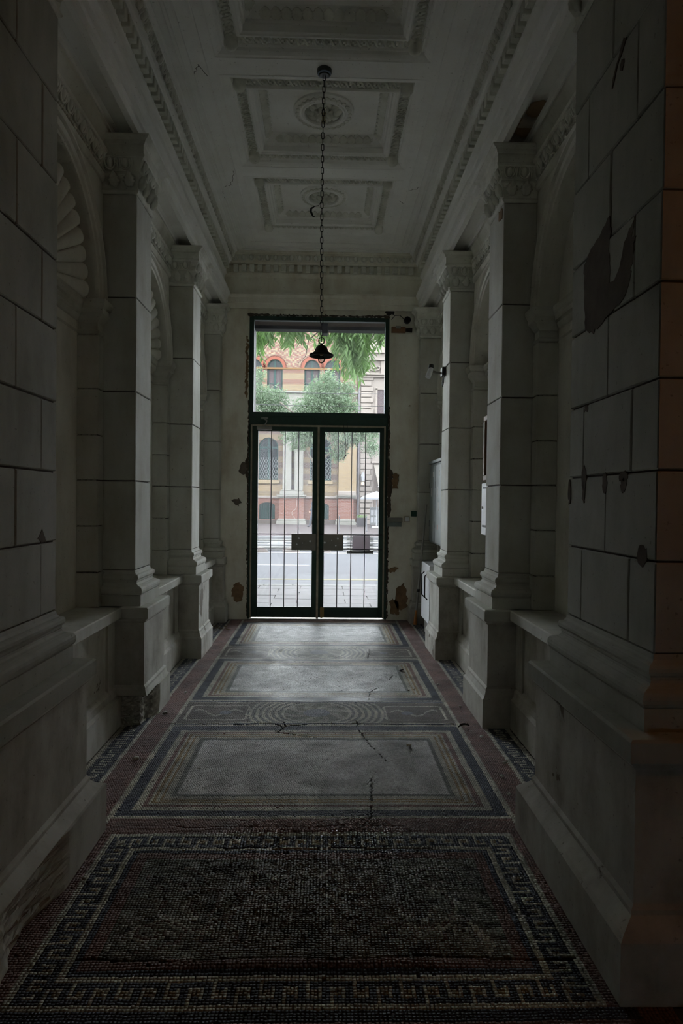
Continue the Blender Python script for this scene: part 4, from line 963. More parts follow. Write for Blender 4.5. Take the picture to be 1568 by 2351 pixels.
# switches
tag(ob('switch_plate', MB().cbox(1.092, 1.160, END-0.022, END, 1.272, 1.336, 0.004).cbox(1.112,1.140,END-0.028,END-0.02,1.288,1.320,0.002), M['greenplate']), 'dark green square switch plate on the end wall', 'switch')
t = thing('light_switch', 'small white square light switch right of the door', 'switch', (1.042, END, 1.236))
ob('frame', MB().cbox(-0.034, 0.034, -0.018, 0.0, -0.036, 0.036, 0.003), M['trimwood'], t); ob('rocker', MB().cbox(-0.025, 0.025, -0.027, -0.016, -0.026, 0.026, 0.003), M['white'], t)
t = thing('door_bracket', 'grey flat metal bracket fixed beside the right door jamb', 'bracket', (0.90, END, 1.20))
ob('upper_plate', MB().cbox(-0.10, 0.085, -0.035, 0.0, 0.0, 0.055, 0.003), M['plate'], t); ob('lower_plate', MB().cbox(-0.10, 0.075, -0.030, 0.0, -0.055, -0.004, 0.003), M['cab'], t)
# board and letter box in the middle right niche
t = thing('notice_board', 'reddish brown wooden board with dark panel above the white letter box', 'board', (1.39, 5.05, 1.62))
fr_ = MB()
for q in ((-0.21,0.21,0.0,0.04),(-0.21,0.21,0.46,0.50),(-0.21,-0.17,0.04,0.46),(0.17,0.21,0.04,0.46)): fr_.cbox(-0.115, 0.13, q[0], q[1], q[2], q[3], 0.004)
ob('frame', fr_, M['wood'], t); ob('panel', MB().box(-0.09, -0.08, -0.17, 0.17, 0.04, 0.46), M['wood'], t)
t = thing('letter_box', 'white metal letter box sticking out behind the second right pilaster', 'letter box', (1.39, 5.05, 1.20))
ob('body', MB().cbox(-0.125, 0.13, -0.22, 0.20, 0.0, 0.40, 0.005), M['white'], t)
for zz in (0.06, 0.355): ob('slot', MB().box(-0.127, -0.123, -0.12, 0.16, zz, zz+0.016), M['black'], t)
ob('lock', MB().lathe([(0.010,-0.006),(0.010,0.004)], (-0.127, 0.15, 0.21), 10, False, 'x'), M['plate'], t)

# crumbs of plaster and dead leaves on the floor
CR = [((1.01,4.72),0.012),((1.02,4.12),0.011),((1.055,3.70),0.013),((0.99,3.52),0.012),((0.97,3.30),0.010),((-1.02,4.55),0.016),((-0.99,3.75),0.018),((-0.985,5.05),0.013),((0.80,2.60),0.010),((-0.80,2.82),0.011),((0.95,5.3),0.011),((-0.62,3.62),0.009)]
for k, ((xx, yy), s_) in enumerate(CR):
    b = bmesh.new(); bmesh.ops.create_icosphere(b, subdivisions=2, radius=s_); r = random.Random(k)
    for v in b.verts: v.co *= r.uniform(0.7, 1.15); v.co.z *= 0.6
    me = bpy.data.meshes.new('plaster_crumb'); b.to_mesh(me); b.free()
    tag(link('plaster_crumb', me, M['stone'], None, (xx, yy, s_*0.45+0.003), (0,0,r.random()*6)), 'tiny crumb of fallen pale plaster lying on the mosaic floor', 'rubble', 'plaster crumbs scattered on the mosaic')
def chunk(nm, lab, cat, loc, sz, mat, seed, flat=0.5):
    b = bmesh.new(); bmesh.ops.create_icosphere(b, subdivisions=3, radius=1); r = random.Random(seed); ph = [r.uniform(0, 6) for _ in range(6)]
    for v in b.verts:
        q = 1+0.22*math.sin(v.co.x*4+ph[0])+0.18*math.sin(v.co.y*5+ph[1])+0.1*math.sin(v.co.z*9+ph[2]); v.co *= q; v.co = Vector((v.co.x*sz, v.co.y*sz*0.8, max(-0.4, v.co.z)*sz*flat))
    me = bpy.data.meshes.new(nm); b.to_mesh(me); b.free(); return tag(link(nm, me, mat, None, loc), lab, cat)
chunk('plaster_lump', 'pale lump of fallen plaster at the foot of the patched pier', 'rubble', (1.03,3.02,0.02), 0.045, M['stone'], 3)
for k, (xx, yy, rz) in enumerate(((0.95,4.30,0.3),(0.55,3.95,1.2),(0.71,5.75,2.0),(0.72,5.15,0.7))):
    m = MB(); L = []
    for i in range(7):
        q = i/6; w_ = 0.013*math.sin(PI*q)+0.0006; L.append([(-0.04+0.08*q, -w_, 0.010+0.014*math.sin(q*3+k)), (-0.04+0.08*q, 0, 0.004+0.012*math.sin(q*3+k)), (-0.04+0.08*q, w_, 0.012+0.014*math.sin(q*3+k))])
    m.loops(L, False); o_ = ob('dead_leaf', m, M['bark'] if k % 2 == 0 else M['leafdead']); o_.location = (xx, yy, 0.0); o_.rotation_euler = (0,0,rz)
    tag(o_, ('curled dead leaf by the red floor strip before the right pilaster', 'pale dead leaf on the mosaic field nearest the lens, right of centre', 'dark curled leaf on the far mosaic field, near the third right pilaster', 'pale dead leaf on the middle mosaic field, right side')[k], 'leaf', 'dead leaves on the mosaic')
for k in range(6):
    m = MB(); L = []; r = random.Random(50+k)
    for i in range(6):
        q = i/5; w_ = 0.012*math.sin(PI*q)+0.0006; L.append([(-0.03+0.06*q, -w_, 0.010+0.012*q*q), (-0.03+0.06*q, 0, 0.003+0.012*q*q), (-0.03+0.06*q, w_, 0.011+0.012*q*q)])
    m.loops(L, False); o_ = ob('dead_leaf', m, M['leafdead']); o_.location = (-1.12+r.uniform(-0.09,0.12), 7.60+r.uniform(-0.12,0.10), 0.0); o_.rotation_euler = (0,0,r.random()*6)
    tag(o_, 'dry leaf in the small heap before the left corner pilaster', 'leaf', 'dry leaves by the left corner pilaster')

# ================================================================== STREET
street = ob('street_ground', MB().box(-30, 30, END+0.60, 46, -0.5, -0.09), M['asphalt'], kind='structure')
def sbox(nm, x0, x1, y0, y1, z0, z1, mat, c=0.01): return ob(nm, MB().cbox(x0,x1,y0,y1,z0,z1,c), mat, street)
for i in range(-5, 5):
    for k in range(7):
        xo = 0.0 if k % 2 else 0.35
        o_ = sbox('paving_slab', i*0.7+xo+0.006, (i+1)*0.7+xo-0.006, 8.85+k*0.39, 8.85+(k+1)*0.39-0.012, -0.12, -0.012+random.uniform(-0.003,0.003), M['slab'], 0.004)
sbox('pavement_edge', -12, 12, 8.83, 11.60, -0.10, -0.030, M['grooves'])
for i in range(-9, 9): sbox('kerb_stone', i*0.5+0.004, (i+1)*0.5-0.004, 11.60, 11.80, -0.12, -0.01, M['kerb'], 0.012)
sbox('roadway', -20, 20, 11.8, 26.6, -0.10, -0.02, M['asphalt'])
sbox('yellow_line', -20, 20, 12.52, 12.62, -0.03, -0.016, M['line_y'], 0.001)
sbox('white_dash', -3.6, -0.30, 15.25, 15.40, -0.03, -0.016, M['line_w'], 0.001)
sbox('white_edge_line', -20, 20, 18.75, 18.95, -0.03, -0.010, M['line_w'], 0.001)
for yy, w_, z1, mt in ((19.6,0.35,0.03,'paleconc'),(20.6,0.5,0.02,'kerb'),(21.5,0.3,0.05,'paleconc'),(22.6,0.5,0.06,'paleconc'),(24.0,0.35,0.05,'kerb'),(25.6,0.4,0.08,'paleconc')):
    sbox('tram_strip', -20, 20, yy, yy+w_, -0.10, z1, M[mt], 0.01)
for i in range(-7, 9):
    for yy, mt, sz in ((19.25,'brownconc',0.26),(22.0,'paleconc',0.36)):
        hb = MB(); cx = i*0.9+(0.3 if yy > 20 else 0)
        hb.loops([[(cx+sz*math.cos(q)*a, yy+0.22*math.sin(q)*a, -0.03+zz) for q in np.linspace(0, 2*PI, 13)[:-1]] for a, zz in ((1,0),(0.86,0.07),(0.55,0.12),(0.05,0.14))], True, True, True, True)
        o_ = ob('lane_separator', hb, M[mt]); tag(o_, ('low brownish rounded lane separator along the far road edge' if mt == 'brownconc' else 'low pale rounded separator beside the tram track'), 'separator', 'brownish lane separators' if mt == 'brownconc' else 'pale tram track separators')
sbox('far_pavement', -25, 25, 26.6, 42, -0.2, 0.02, M['farpave'])
sbox('far_kerb', -25, 25, 26.35, 26.6, -0.2, 0.05, M['kerb'])

FY = 41.0
def rowwall(x0, x1, z0, z1, ops, y=FY, dep=0.22, seg=False):
    """wall strip with openings (xa, xb, sill, spring, rise)"""
    mb = MB(); q = lambda a, b, c_, d: mb.add([(a,y,c_),(b,y,c_),(b,y,d),(a,y,d)], [(0,1,2,3)])
    e = x0
    for xa, xb, zs, zp, rise in sorted(ops):
        q(e, xa, z0, z1)
        if zs > z0: q(xa, xb, z0, zs)
        n = 14; xc = (xa+xb)/2; h = (xb-xa)/2
        if rise > 0:
            pts = [(xc-h*math.cos(PI*i/n), zp+rise*math.sin(PI*i/n)) for i in range(n+1)]
        else: pts = [(xa, min(zp, z1)), (xb, min(zp, z1))]
        for (a, b), (c_, d) in zip(pts[:-1], pts[1:]):
            if b < z1 or d < z1: mb.add([(a,y,b),(c_,y,d),(c_,y,z1),(a,y,z1)], [(0,1,2,3)])
            if rise > 0: mb.add([(a,y,b),(c_,y,d),(c_,y+dep,d),(a,y+dep,b)], [(0,1,2,3)])
        for xx in (xa, xb): mb.add([(xx,y,max(z0,zs)),(xx,y+dep,max(z0,zs)),(xx,y+dep,min(zp,z1)),(xx,y,min(zp,z1))], [(0,1,2,3)])
        if zs >= z0: mb.add([(xa,y,zs),(xb,y,zs),(xb,y+dep,zs),(xa,y+dep,zs)], [(0,1,2,3)])
        e = xb
    q(e, x1, z0, z1); return mb
bt = thing('brick_building', 'brick building across the street with arched windows and diaper brickwork', 'building', (-2.0, FY, 0))
def bp(nm, mb, mat, par=None, kind=None): return ob(nm, local(mb, bt), mat, par or bt, kind)
X0, X1 = -9.5, 1.98
UP = [(c-1.09, c-0.155) for c in (-7.16,-3.67,-0.18)] + [(c+0.155, c+1.09) for c in (-7.16,-3.67,-0.18)]
GF = [(-7.45,-6.20), (-3.98,-2.80), (-0.88,0.42)]
BS = [(-7.4,-6.4), (-3.93,-2.97), (-0.70,0.30)]
bp('brick_wall', rowwall(X0, X1, 9.43, 12.4, [(a,b,9.0,9.43,(b-a)/2+0.05) for a, b in UP]), M['b_diaper'])
bp('brick_wall', rowwall(X0, X1, 8.05, 9.43, [(a,b,8.05,9.43,0) for a, b in UP]), M['b_stripe'])
bp('brick_wall', rowwall(X0, X1, 1.62, 6.6, [(a,b,2.68,4.65,(b-a)/2) for a, b in GF]), M['b_brown'])
bp('brick_wall', rowwall(X0, X1, 0.0, 1.62, [(a,b,0.30,1.10,0.22) for a, b in BS]), M['b_red'])
bp('stone_panel_band', MB().box(X0, X1, FY-0.02, FY+0.3, 6.6, 8.0), M['cream'])
bp('sill_course', MB().cbox(X0, X1, FY-0.14, FY+0.1, 7.93, 8.06, 0.02), M['cream'])
bp('building_core', MB().box(X0, X1, FY+0.35, FY+5, 0, 12.4), M['wdark'])
bp('cornice', MB().cbox(X0, X1, FY-0.35, FY+0.3, 12.2, 12.5, 0.04), M['arch_red'])
bp('impost_band', MB().box(X0, X1, FY-0.04, FY+0.02, 9.36, 9.47), M['orangeband'])
bp('plinth_course', MB().cbox(X0, X1, FY-0.10, FY+0.05, 1.58, 1.72, 0.02), M['bstone'])
bp('foot_course', MB().cbox(X0, X1, FY-0.08, FY+0.05, 0.0, 0.28, 0.02), M['brownconc'])
pn = MB()
def arch_window(a, b, zs, zp, rise, frame, glassm, kind):
    xc = (a+b)/2; h = (b-a)/2; f_ = 0.07; y = FY+0.12
    pts = [(a,zs),(b,zs)] + [(xc+h*math.cos(PI*i/14), zp+rise*math.sin(PI*i/14)) for i in range(15)]
    inn = [(xc+(p-xc)*(1-f_/h), zs+f_+(q-zs)*(1-1.5*f_/(zp+rise-zs))) for p, q in pts]
    L = [[(p,y,q) for p, q in pts], [(p,y,q) for p, q in inn], [(p,y+0.05,q) for p, q in inn], [(p,y+0.05,q) for p, q in pts]]
    m = MB().loops([L[0],L[1],L[2],L[3],L[0]], True)
    m.box(xc-0.055, xc+0.055, y-0.02, y+0.05, zs, zp+rise-0.02)
    m.box(a, b, y-0.02, y+0.05, zp-0.07, zp+0.05)
    if kind == 'upper': m.box(a, b, y, y+0.04, zs+0.42, zs+0.46)
    wo_ = bp('window', m, frame)
    bp('window_pane', MB().loops([[(p,y+0.03,q) for p, q in pts],[(p,y+0.06,q) for p, q in pts]], True, True, True), glassm, wo_)
    if kind == 'lattice':
        n = 8; sp = (b-a)/4
        lt = MB()
        for sgn in (-1, 1):
            for i in range(-8, 14):
                p0 = a+sp*i*0.5; z0 = zs+0.02; z1 = zs+1.35
                pa_ = [(p0,y-0.015,z0),(p0+sgn*0.62,y-0.015,z1)]
                # clip to the opening
                (xa,_,za),(xb,_,zb) = pa_; t0, t1 = 0.0, 1.0
                dx = xb-xa
                ta, tb = sorted(((a-xa)/dx, (b-xa)/dx)); t0 = max(t0, ta); t1 = min(t1, tb)
                if t1-t0 > 0.03: lt.tube([(xa+dx*t0,y-0.015,za+(zb-za)*t0),(xa+dx*t1,y-0.015,za+(zb-za)*t1)], 0.008, 4)
        bp('lattice_grille', lt, M['lattice'], wo_, 'stuff')
    if kind == 'bars':
        for i in range(7):
            xx = a+(b-a)*(i+0.5)/7; bp('window_bar', MB().tube([(xx,y-0.03,zs),(xx,y-0.03,zp+rise*0.7)], 0.012, 5), M['bar'], wo_)
    if kind == 'upper':
        for s_ in (-1, 1): bp('curtain', MB().box(xc+s_*0.08, xc+s_*(h-0.12), y+0.024, y+0.028, zs+0.05, zp+0.0), M['curtain'], wo_)
    return wo_
for a, b in UP:
    arch_window(a, b, 8.07, 9.43, (b-a)/2+0.05, M['wgreen'], M['wdark'], 'upper')
    xc = (a+b)/2; r0 = (b-a)/2+0.02
    for rr, w_, mt, pj in ((r0,0.17,'arch_red',0.05),):
        L = [[(xc-(rr+dr)*math.cos(PI*i/20), FY-dy_, 9.45+(rr+dr+0.03)*math.sin(PI*i/20)) for dr, dy_ in ((0,-0.02),(0,pj),(w_,pj),(w_,-0.02))] for i in range(21)]
        bp('brick_arch', MB().loops(L, True, True, True), M[mt])
    dn = MB(); rd = r0+0.22
    for i in range(23):
        an = PI*(i+0.5)/23; cx_, cz_ = xc-rd*math.cos(an), 9.45+(rd+0.03)*math.sin(an); dn.box(cx_-0.03, cx_+0.03, FY-0.05, FY+0.02, cz_-0.03, cz_+0.03)
    bp('dentil_arch', dn, M['arch_dark'], None, 'stuff')
for a, b in GF:
    arch_window(a, b, 2.70, 4.65, (b-a)/2, M['wgreen'], M['wdark'], 'lattice')
    sl = bp('brick_sill', MB().cbox(a-0.12, b+0.10, FY-0.12, FY+0.05, 2.45, 2.66, 0.015), M['ybrick_plain'])
    bp('yellow_course', MB().box(a-0.6, b+0.55, FY-0.015, FY+0.02, 1.98, 2.38), M['b_yellow'])
for a, b in BS: arch_window(a, b, 0.32, 1.10, 0.22, M['wgreen'], M['wgreen'], 'bars')
def pedestal(x0, x1, cols):
    bp('pedestal_block', MB().cbox(x0, x1, FY-0.62, FY, 0.33, 1.60, 0.01), M['b_red'])
    bp('pedestal_foot', MB().cbox(x0-0.10, x1+0.10, FY-0.74, FY, 0.20, 0.36, 0.03).cbox(x0-0.16, x1+0.16, FY-0.80, FY, 0.0, 0.21, 0.02), M['cream'])
    cpm = MB().cbox(x0-0.16, x1+0.16, FY-0.80, FY, 1.70, 1.78, 0.015).cbox(x0-0.10, x1+0.10, FY-0.72, FY, 1.60, 1.71, 0.02)
    for i in range(int((x1-x0+0.2)/0.11)): cpm.box(x0-0.08+i*0.11, x0-0.03+i*0.11, FY-0.76, FY-0.7, 1.62, 1.69)
    bp('pedestal_capital', cpm, M['cream'])
    if cols:
        bp('column_plinth', MB().cbox(x0+0.02, x1-0.02, FY-0.60, FY, 1.78, 2.0, 0.02).cbox(x0+0.09, x1-0.09, FY-0.56, FY, 2.0, 2.09, 0.03), M['cream'])
        for cx in cols:
            bp('column', MB().cbox(cx-0.26, cx+0.26, FY-0.52, FY-0.02, 2.05, 6.35, 0.05).cbox(cx-0.32, cx+0.32, FY-0.58, FY, 6.2, 6.55, 0.04), M['cream'])
pedestal(-2.68, -1.22, (-2.24,-1.54)); pedestal(-6.2, -4.7, (-5.8,-5.1))
pedestal(0.85, 1.76, None)
bp('corner_pilaster', MB().cbox(0.85, 1.92, FY-0.5, FY, 2.02, 6.6, 0.01), M['b_yellow'])
bp('pilaster_base', MB().cbox(0.80, 1.92, FY-0.56, FY, 1.78, 2.04, 0.03), M['bstone'])
bp('corner_quoin', MB().cbox(1.20, 1.95, FY-0.06, FY, 6.6, 9.4, 0.01), M['b_brown'])
gp = [(-1.66,1.62),(-1.62,1.35),(-1.64,1.05),(-1.72,0.90),(-1.86,0.82),(-1.92,0.72),(-1.90,0.62),(-1.84,0.66)]
bp('graffiti_stroke', MB().tube([(a, FY-0.625, b) for a, b in gp], 0.010, 5), M['chalk'])
bp('graffiti_stroke', MB().tube([(-1.92,FY-0.625,0.62),(-1.80,FY-0.625,0.45),(-1.70,FY-0.625,0.36)], 0.009, 5), M['chalk'])

sb_ = thing('stone_building', 'pale rusticated stone building right of the brick facade', 'building', (4.0, FY, 0))
def sp_(nm, mb, mat, par=None): return ob(nm, local(mb, sb_), mat, par or sb_)
sp_('stone_wall', MB().box(2.12, 9.0, FY, FY+4, 0, 12.4), M['bstone'])
sp_('drainpipe', MB().tube([(2.055,FY-0.1,0),(2.055,FY-0.1,12.3)], 0.055, 8), M['reveal'])
z_ = 0.0; k = 0
while z_ < 8.9:
    sp_('quoin_block', MB().cbox(2.16, 2.80 if k % 2 else 2.92, FY-0.10, FY+0.02, z_+0.02, z_+0.315, 0.03), M['bstone']); z_ += 0.336; k += 1
sp_('stone_cornice', MB().cbox(2.10, 9, FY-0.35, FY, 9.05, 9.14, 0.02).cbox(2.10, 9, FY-0.22, FY, 8.93, 9.05, 0.02), M['bstone'])
sp_('stone_cornice', MB().cbox(2.10, 9, FY-0.30, FY, 9.95, 10.05, 0.02).cbox(2.10, 9, FY-0.2, FY, 10.4, 10.5, 0.02), M['bstone'])
sp_('string_course', MB().cbox(2.10, 9, FY-0.18, FY, 5.5, 5.75, 0.03), M['bstone'])
for xx in (2.35, 3.35, 4.35): sp_('pilaster_strip', MB().cbox(xx, xx+0.32, FY-0.12, FY, 9.14, 9.95, 0.02), M['bstone'])
sp_('scroll_ornament', MB().tube([(2.75,FY-0.05,9.4),(2.85,FY-0.10,9.55),(3.0,FY-0.1,9.5),(3.1,FY-0.1,9.62),(3.3,FY-0.08,9.58),(3.25,FY-0.08,9.42),(3.0,FY-0.08,9.36),(2.8,FY-0.06,9.38)], 0.05, 6), M['bstone'])
for xw in (3.05, 5.1):
    f_ = MB()
    for q in ((xw,xw+0.12,5.9,8.3),(xw+1.0,xw+1.12,5.9,8.3),(xw,xw+1.12,8.2,8.34),(xw,xw+1.12,5.82,5.92)): f_.cbox(q[0],q[1],FY-0.08,FY+0.02,q[2],q[3],0.01)
    wf = sp_('window', f_, M['bstone']); sp_('window_sash', MB().box(xw+0.12, xw+1.0, FY-0.03, FY-0.01, 7.2, 7.28).box(xw+0.53, xw+0.59, FY-0.03, FY-0.01, 5.92, 8.2), M['grooves'], wf)
    sp_('window_pane', MB().box(xw+0.12, xw+1.0, FY-0.02, FY-0.005, 5.92, 8.2), M['curtain'], wf)
sp_('shop_opening', MB().cbox(3.0, 5.6, FY-0.03, FY+0.01, 0.0, 3.75, 0.01), M['grooves'])
sp_('opening_head', MB().cbox(2.85, 5.8, FY-0.14, FY, 3.75, 3.88, 0.02), M['bstone'])
t = thing('awning', 'beige canvas awning over the shop opening across the street', 'awning', (4.2, FY-0.05, 3.65))
aw = MB(); aw.loops([[(-1.2,0,0.02),(1.3,0,0.02),(1.3,-0.9,-1.28),(-0.98,-0.9,-1.28)],[(-1.2,-0.03,-0.02),(1.3,-0.03,-0.02),(1.3,-0.93,-1.32),(-0.98,-0.93,-1.32)]], True, True, True)
ob('canvas', aw, M['awning'], t); ob('front_bar', MB().tube([(-1.02,-0.92,-1.33),(1.32,-0.92,-1.33)], 0.03, 6), M['outwhite'], t)
t = thing('wall_sign', 'white oval wall sign with a small lit lamp under it', 'sign', (2.34, FY-0.12, 2.95))
ob('oval_panel', MB().lathe([(0.16,-0.30),(0.17,0.0)], (0,0,0), 4).lathe([(0.02,-0.04),(0.12,-0.05),(0.12,0.02)], (0,-0.04,0.05), 16, False, 'y').cbox(-0.07,0.07,-0.09,0.0,-0.22,0.25,0.05), M['outwhite'], t)
ob('lamp', MB().cbox(-0.09, 0.07, -0.14, -0.02, -0.52, -0.35, 0.03), M['lit'], t); ob('arm', MB().tube([(0,0.0,-0.20),(0,-0.08,-0.34)], 0.02, 6), M['outgrey'], t)
t = thing('parasol', 'white cafe parasol standing before the shop across the street', 'parasol', (2.82, 36.2, 0.02))
ob('canopy', MB().loops([[(r*math.cos(q), r*math.sin(q), z_) for q in np.linspace(0, 2*PI, 9)[:-1]] for r, z_ in ((0.04,1.96),(0.45,1.82),(0.86,1.62),(0.86,1.53),(0.84,1.53),(0.84,1.61),(0.4,1.80))], True, True, False), M['parasol'], t)
ob('pole', MB().tube([(0,0,0.05),(0,0,1.98)], 0.022, 8), M['outwhite'], t); ob('base', MB().lathe([(0.26,0.0),(0.26,0.06),(0.20,0.09),(0.05,0.10)], (0,0,0), 16), M['outwhite'], t)
t = thing('menu_stand', 'grey white upright menu stand behind the parasol pole', 'stand', (2.78, 37.2, 0.02))
ob('board', MB().cbox(-0.24, 0.26, -0.03, 0.03, 0.12, 1.10, 0.01), M['paleconc'], t)
for i in range(4): ob('sheet', MB().box(-0.19+0.20*(i % 2), -0.03+0.20*(i % 2), -0.038, -0.030, 0.25+0.4*(i//2), 0.55+0.4*(i//2)), M['outwhite'], t)
for xx in (-0.18, 0.20): ob('leg', MB().cbox(xx-0.02, xx+0.02, -0.12, 0.12, 0.0, 0.13, 0.005), M['outgrey'], t)
t = thing('planter_box', 'dark square planter with low green plants by the drainpipe', 'planter', (2.14, 38.0, 0.02))
ob('box', MB().cbox(-0.27, 0.27, -0.2, 0.2, 0.0, 0.50, 0.02), M['planter'], t)
gm = MB(); r = random.Random(5)
for i in range(160):
    a, b, c_ = r.uniform(-0.25,0.25), r.uniform(-0.18,0.18), r.uniform(0.48,0.62); d = r.uniform(0,6)
    gm.add([(a,b,c_),(a+0.05*math.cos(d),b+0.05*math.sin(d),c_+0.03),(a+0.09*math.cos(d),b+0.09*math.sin(d),c_+0.02),(a+0.05*math.cos(d+.6),b+0.05*math.sin(d+.6),c_+0.01)], [(0,1,2,3)])
ob('plants', gm, M['leaf_near'], t, 'stuff', False)
for xx in (0.74, 2.02):
    t = thing('bollard', 'thin grey bollard on the far pavement ' + ('before the corner brick pilaster' if xx < 1 else 'in front of the planter'), 'bollard', (xx, 31.8, 0.02), 'bollards on the far pavement')
    ob('post', MB().lathe([(0.045,0.0),(0.045,0.06),(0.030,0.08),(0.030,0.62),(0.038,0.64),(0.030,0.68)], (0,0,0), 10), M['outgrey'], t); ob('knob', MB().ellipsoid((0,0,0.70),(0.038,0.038,0.038), 10, 6), M['outgrey'], t)
for k, zz in enumerate((4.62, 4.25)):
    tag(ob('overhead_wire', MB().tube([(-14,20,zz+0.2),(-5,20,zz+0.03),(0,20,zz),(5,20,zz+0.03),(14,20,zz+0.2)], 0.008, 5), M['bar']), ('upper' if k == 0 else 'lower') + ' thin tram wire crossing the view above the street', 'wire', 'tram wires over the street')

# ---- passer-by, mostly hidden behind the meeting stile ------------------------------
def passerby():
    t = thing('person', 'person in dark coat and trousers walking left on the far pavement', 'person', (-0.50, 36.0, 0.02))
    me = bpy.data.meshes.new('body')
    J = {'pelvis':(0,0,0.92,.125,.15),'waist':(0,0,1.08,.115,.14),'chest':(-0.01,0,1.28,.125,.17),'neckb':(0,0,1.45,.07,.09),'neck':(-0.01,0,1.50,.05,.05),'head':(-0.03,0,1.60,.085,.08),'crown':(-0.02,0,1.70,.07,.07),
         'lh':(-0.04,-0.09,0.86,.10,.10),'lk':(-0.17,-0.09,0.50,.072,.07),'la':(-0.24,-0.09,0.10,.05,.05),'lt':(-0.38,-0.09,0.045,.035,.045),
         'rh':(0.04,0.09,0.86,.10,.10),'rk':(0.10,0.09,0.49,.072,.07),'ra':(0.32,0.09,0.15,.05,.05),'rt':(0.22,0.09,0.05,.035,.045),
         'ls':(0,-0.18,1.40,.065,.065),'le':(0.10,-0.22,1.13,.048,.048),'lw':(0.03,-0.21,0.90,.036,.036),'lf':(-0.02,-0.20,0.80,.03,.03),
         'rs':(0,0.18,1.40,.065,.065),'re':(-0.06,0.22,1.13,.048,.048),'rw':(-0.20,0.20,0.95,.036,.036),'rf':(-0.25,0.19,0.87,.03,.03)}
    ks = list(J); E_ = [('pelvis','waist'),('waist','chest'),('chest','neckb'),('neckb','neck'),('neck','head'),('head','crown'),('pelvis','lh'),('lh','lk'),('lk','la'),('la','lt'),('pelvis','rh'),('rh','rk'),('rk','ra'),('ra','rt'),
          ('chest','ls'),('ls','le'),('le','lw'),('lw','lf'),('chest','rs'),('rs','re'),('re','rw'),('rw','rf')]
    me.from_pydata([J[k][:3] for k in ks], [(ks.index(a), ks.index(b)) for a, b in E_], [])
    o = link('body', me, M['person'], t); o.modifiers.new('skin', 'SKIN'); o.modifiers.new('sub', 'SUBSURF').levels = 1
    if not me.skin_vertices:
        b = bmesh.new(); b.from_mesh(me); b.verts.layers.skin.verify(); b.to_mesh(me); b.free()
    for i, k in enumerate(ks):
        v = me.skin_vertices[0].data[i]; v.radius = (J[k][3], J[k][4]); v.use_root = (k == 'pelvis')
    o.modifiers['sub'].render_levels = 2
    fc = ob('face', MB().ellipsoid((-0.055,0,1.605),(0.066,0.066,0.098),14,10).ellipsoid((-0.122,0,1.595),(0.018,0.012,0.018),8,6), M['skin'], t)
    for s_ in (-1, 1): ob('eye', MB().ellipsoid((-0.113,s_*0.026,1.622),(0.007,0.010,0.006),8,5), M['hair'], fc); ob('ear', MB().ellipsoid((-0.04,s_*0.070,1.60),(0.016,0.008,0.028),8,6), M['skin'], fc)
    ob('mouth', MB().ellipsoid((-0.117,0,1.560),(0.006,0.020,0.004),8,5), M['arch_dark'], fc)
    ob('hair', MB().ellipsoid((-0.022,0,1.655),(0.088,0.080,0.078),14,9), M['hair'], t)
    ob('coat', MB().loops([[(cx+rx*math.cos(q), ry*math.sin(q), z_) for q in np.linspace(0, 2*PI, 19)[:-1]] for cx, rx, ry, z_ in ((0,0.20,0.21,0.66),(0,0.17,0.20,0.92),(0,0.155,0.185,1.10),(-0.01,0.16,0.205,1.30),(0,0.11,0.16,1.43),(0,0.075,0.085,1.48))], True, False, True, True), M['person'], t)
    for w_, s_ in (('lf',-1),('rf',1)):
        x_, y_, z_ = J[w_][:3]
        h = MB().ellipsoid((x_,y_,z_-0.01),(0.030,0.018,0.040),8,6)
        for q in range(4): h.tube([(x_-0.020+0.013*q,y_,z_-0.04),(x_-0.024+0.013*q,y_-0.002*s_,z_-0.075),(x_-0.020+0.012*q,y_+0.008,z_-0.10+0.006*abs(q-1.5))], [0.008,0.0075,0.006], 6)
        h.tube([(x_-0.025,y_,z_-0.005),(x_-0.042,y_,z_-0.03),(x_-0.044,y_,z_-0.055)], [0.009,0.008,0.006], 6)
        ob('hand', h, M['skin'], t)
passerby()

# ---- trees ---------------------------------------------------------------------------
def spray_mesh(seed, ln, lw, n):
    """hanging compound leaf: a thin stem with paired narrow leaflets; hangs along -z"""
    r = random.Random(seed); m = MB(); L_ = 0.42
    m.tube([(0,0,0),(0.03,0,-L_*0.5),(0.02,0.02,-L_)], 0.003, 4)
    for i in range(n):
        f = (i//2+1)/(n/2); z_ = -L_*f; s_ = 1 if i % 2 else -1
        a = r.uniform(-0.5,0.5); d = Vector((s_*math.cos(a)*0.8, math.sin(a)*0.8, -0.75-0.5*f)).normalized(); up = Vector((r.uniform(-1,1), r.uniform(-1,1), r.uniform(0,1))); sd = d.cross(up).normalized()*lw
        l = ln*r.uniform(0.75,1.2); b0 = Vector((0.02,0,z_)); nn = d.cross(sd).normalized()*0.006
        m.add([b0, b0+d*l*0.35+sd+nn, b0+d*l, b0+d*l*0.35-sd+nn, b0+d*l*0.45-nn], [(0,1,4),(1,2,4),(2,3,4),(3,0,4)])
    return m.mesh('leaf_spray', False)
SPR = [spray_mesh(k, 0.19, 0.027, 12) for k in range(4)]
for s_ in SPR: s_.materials.append(M['leaf_near'])
nt = thing('street_tree', 'near street tree whose drooping fresh green leaves hang across the transom', 'tree', (3.4, 13.4, -0.02))
ob('trunk', MB().tube([(0,0,-0.1),(0.05,0,1.5),(-0.05,0.05,3.2),(-0.1,0,5.0),(-0.3,0,6.5),(-0.5,0,8)], [0.20,0.16,0.14,0.13,0.10,0.05], 10), M['bark'], nt)
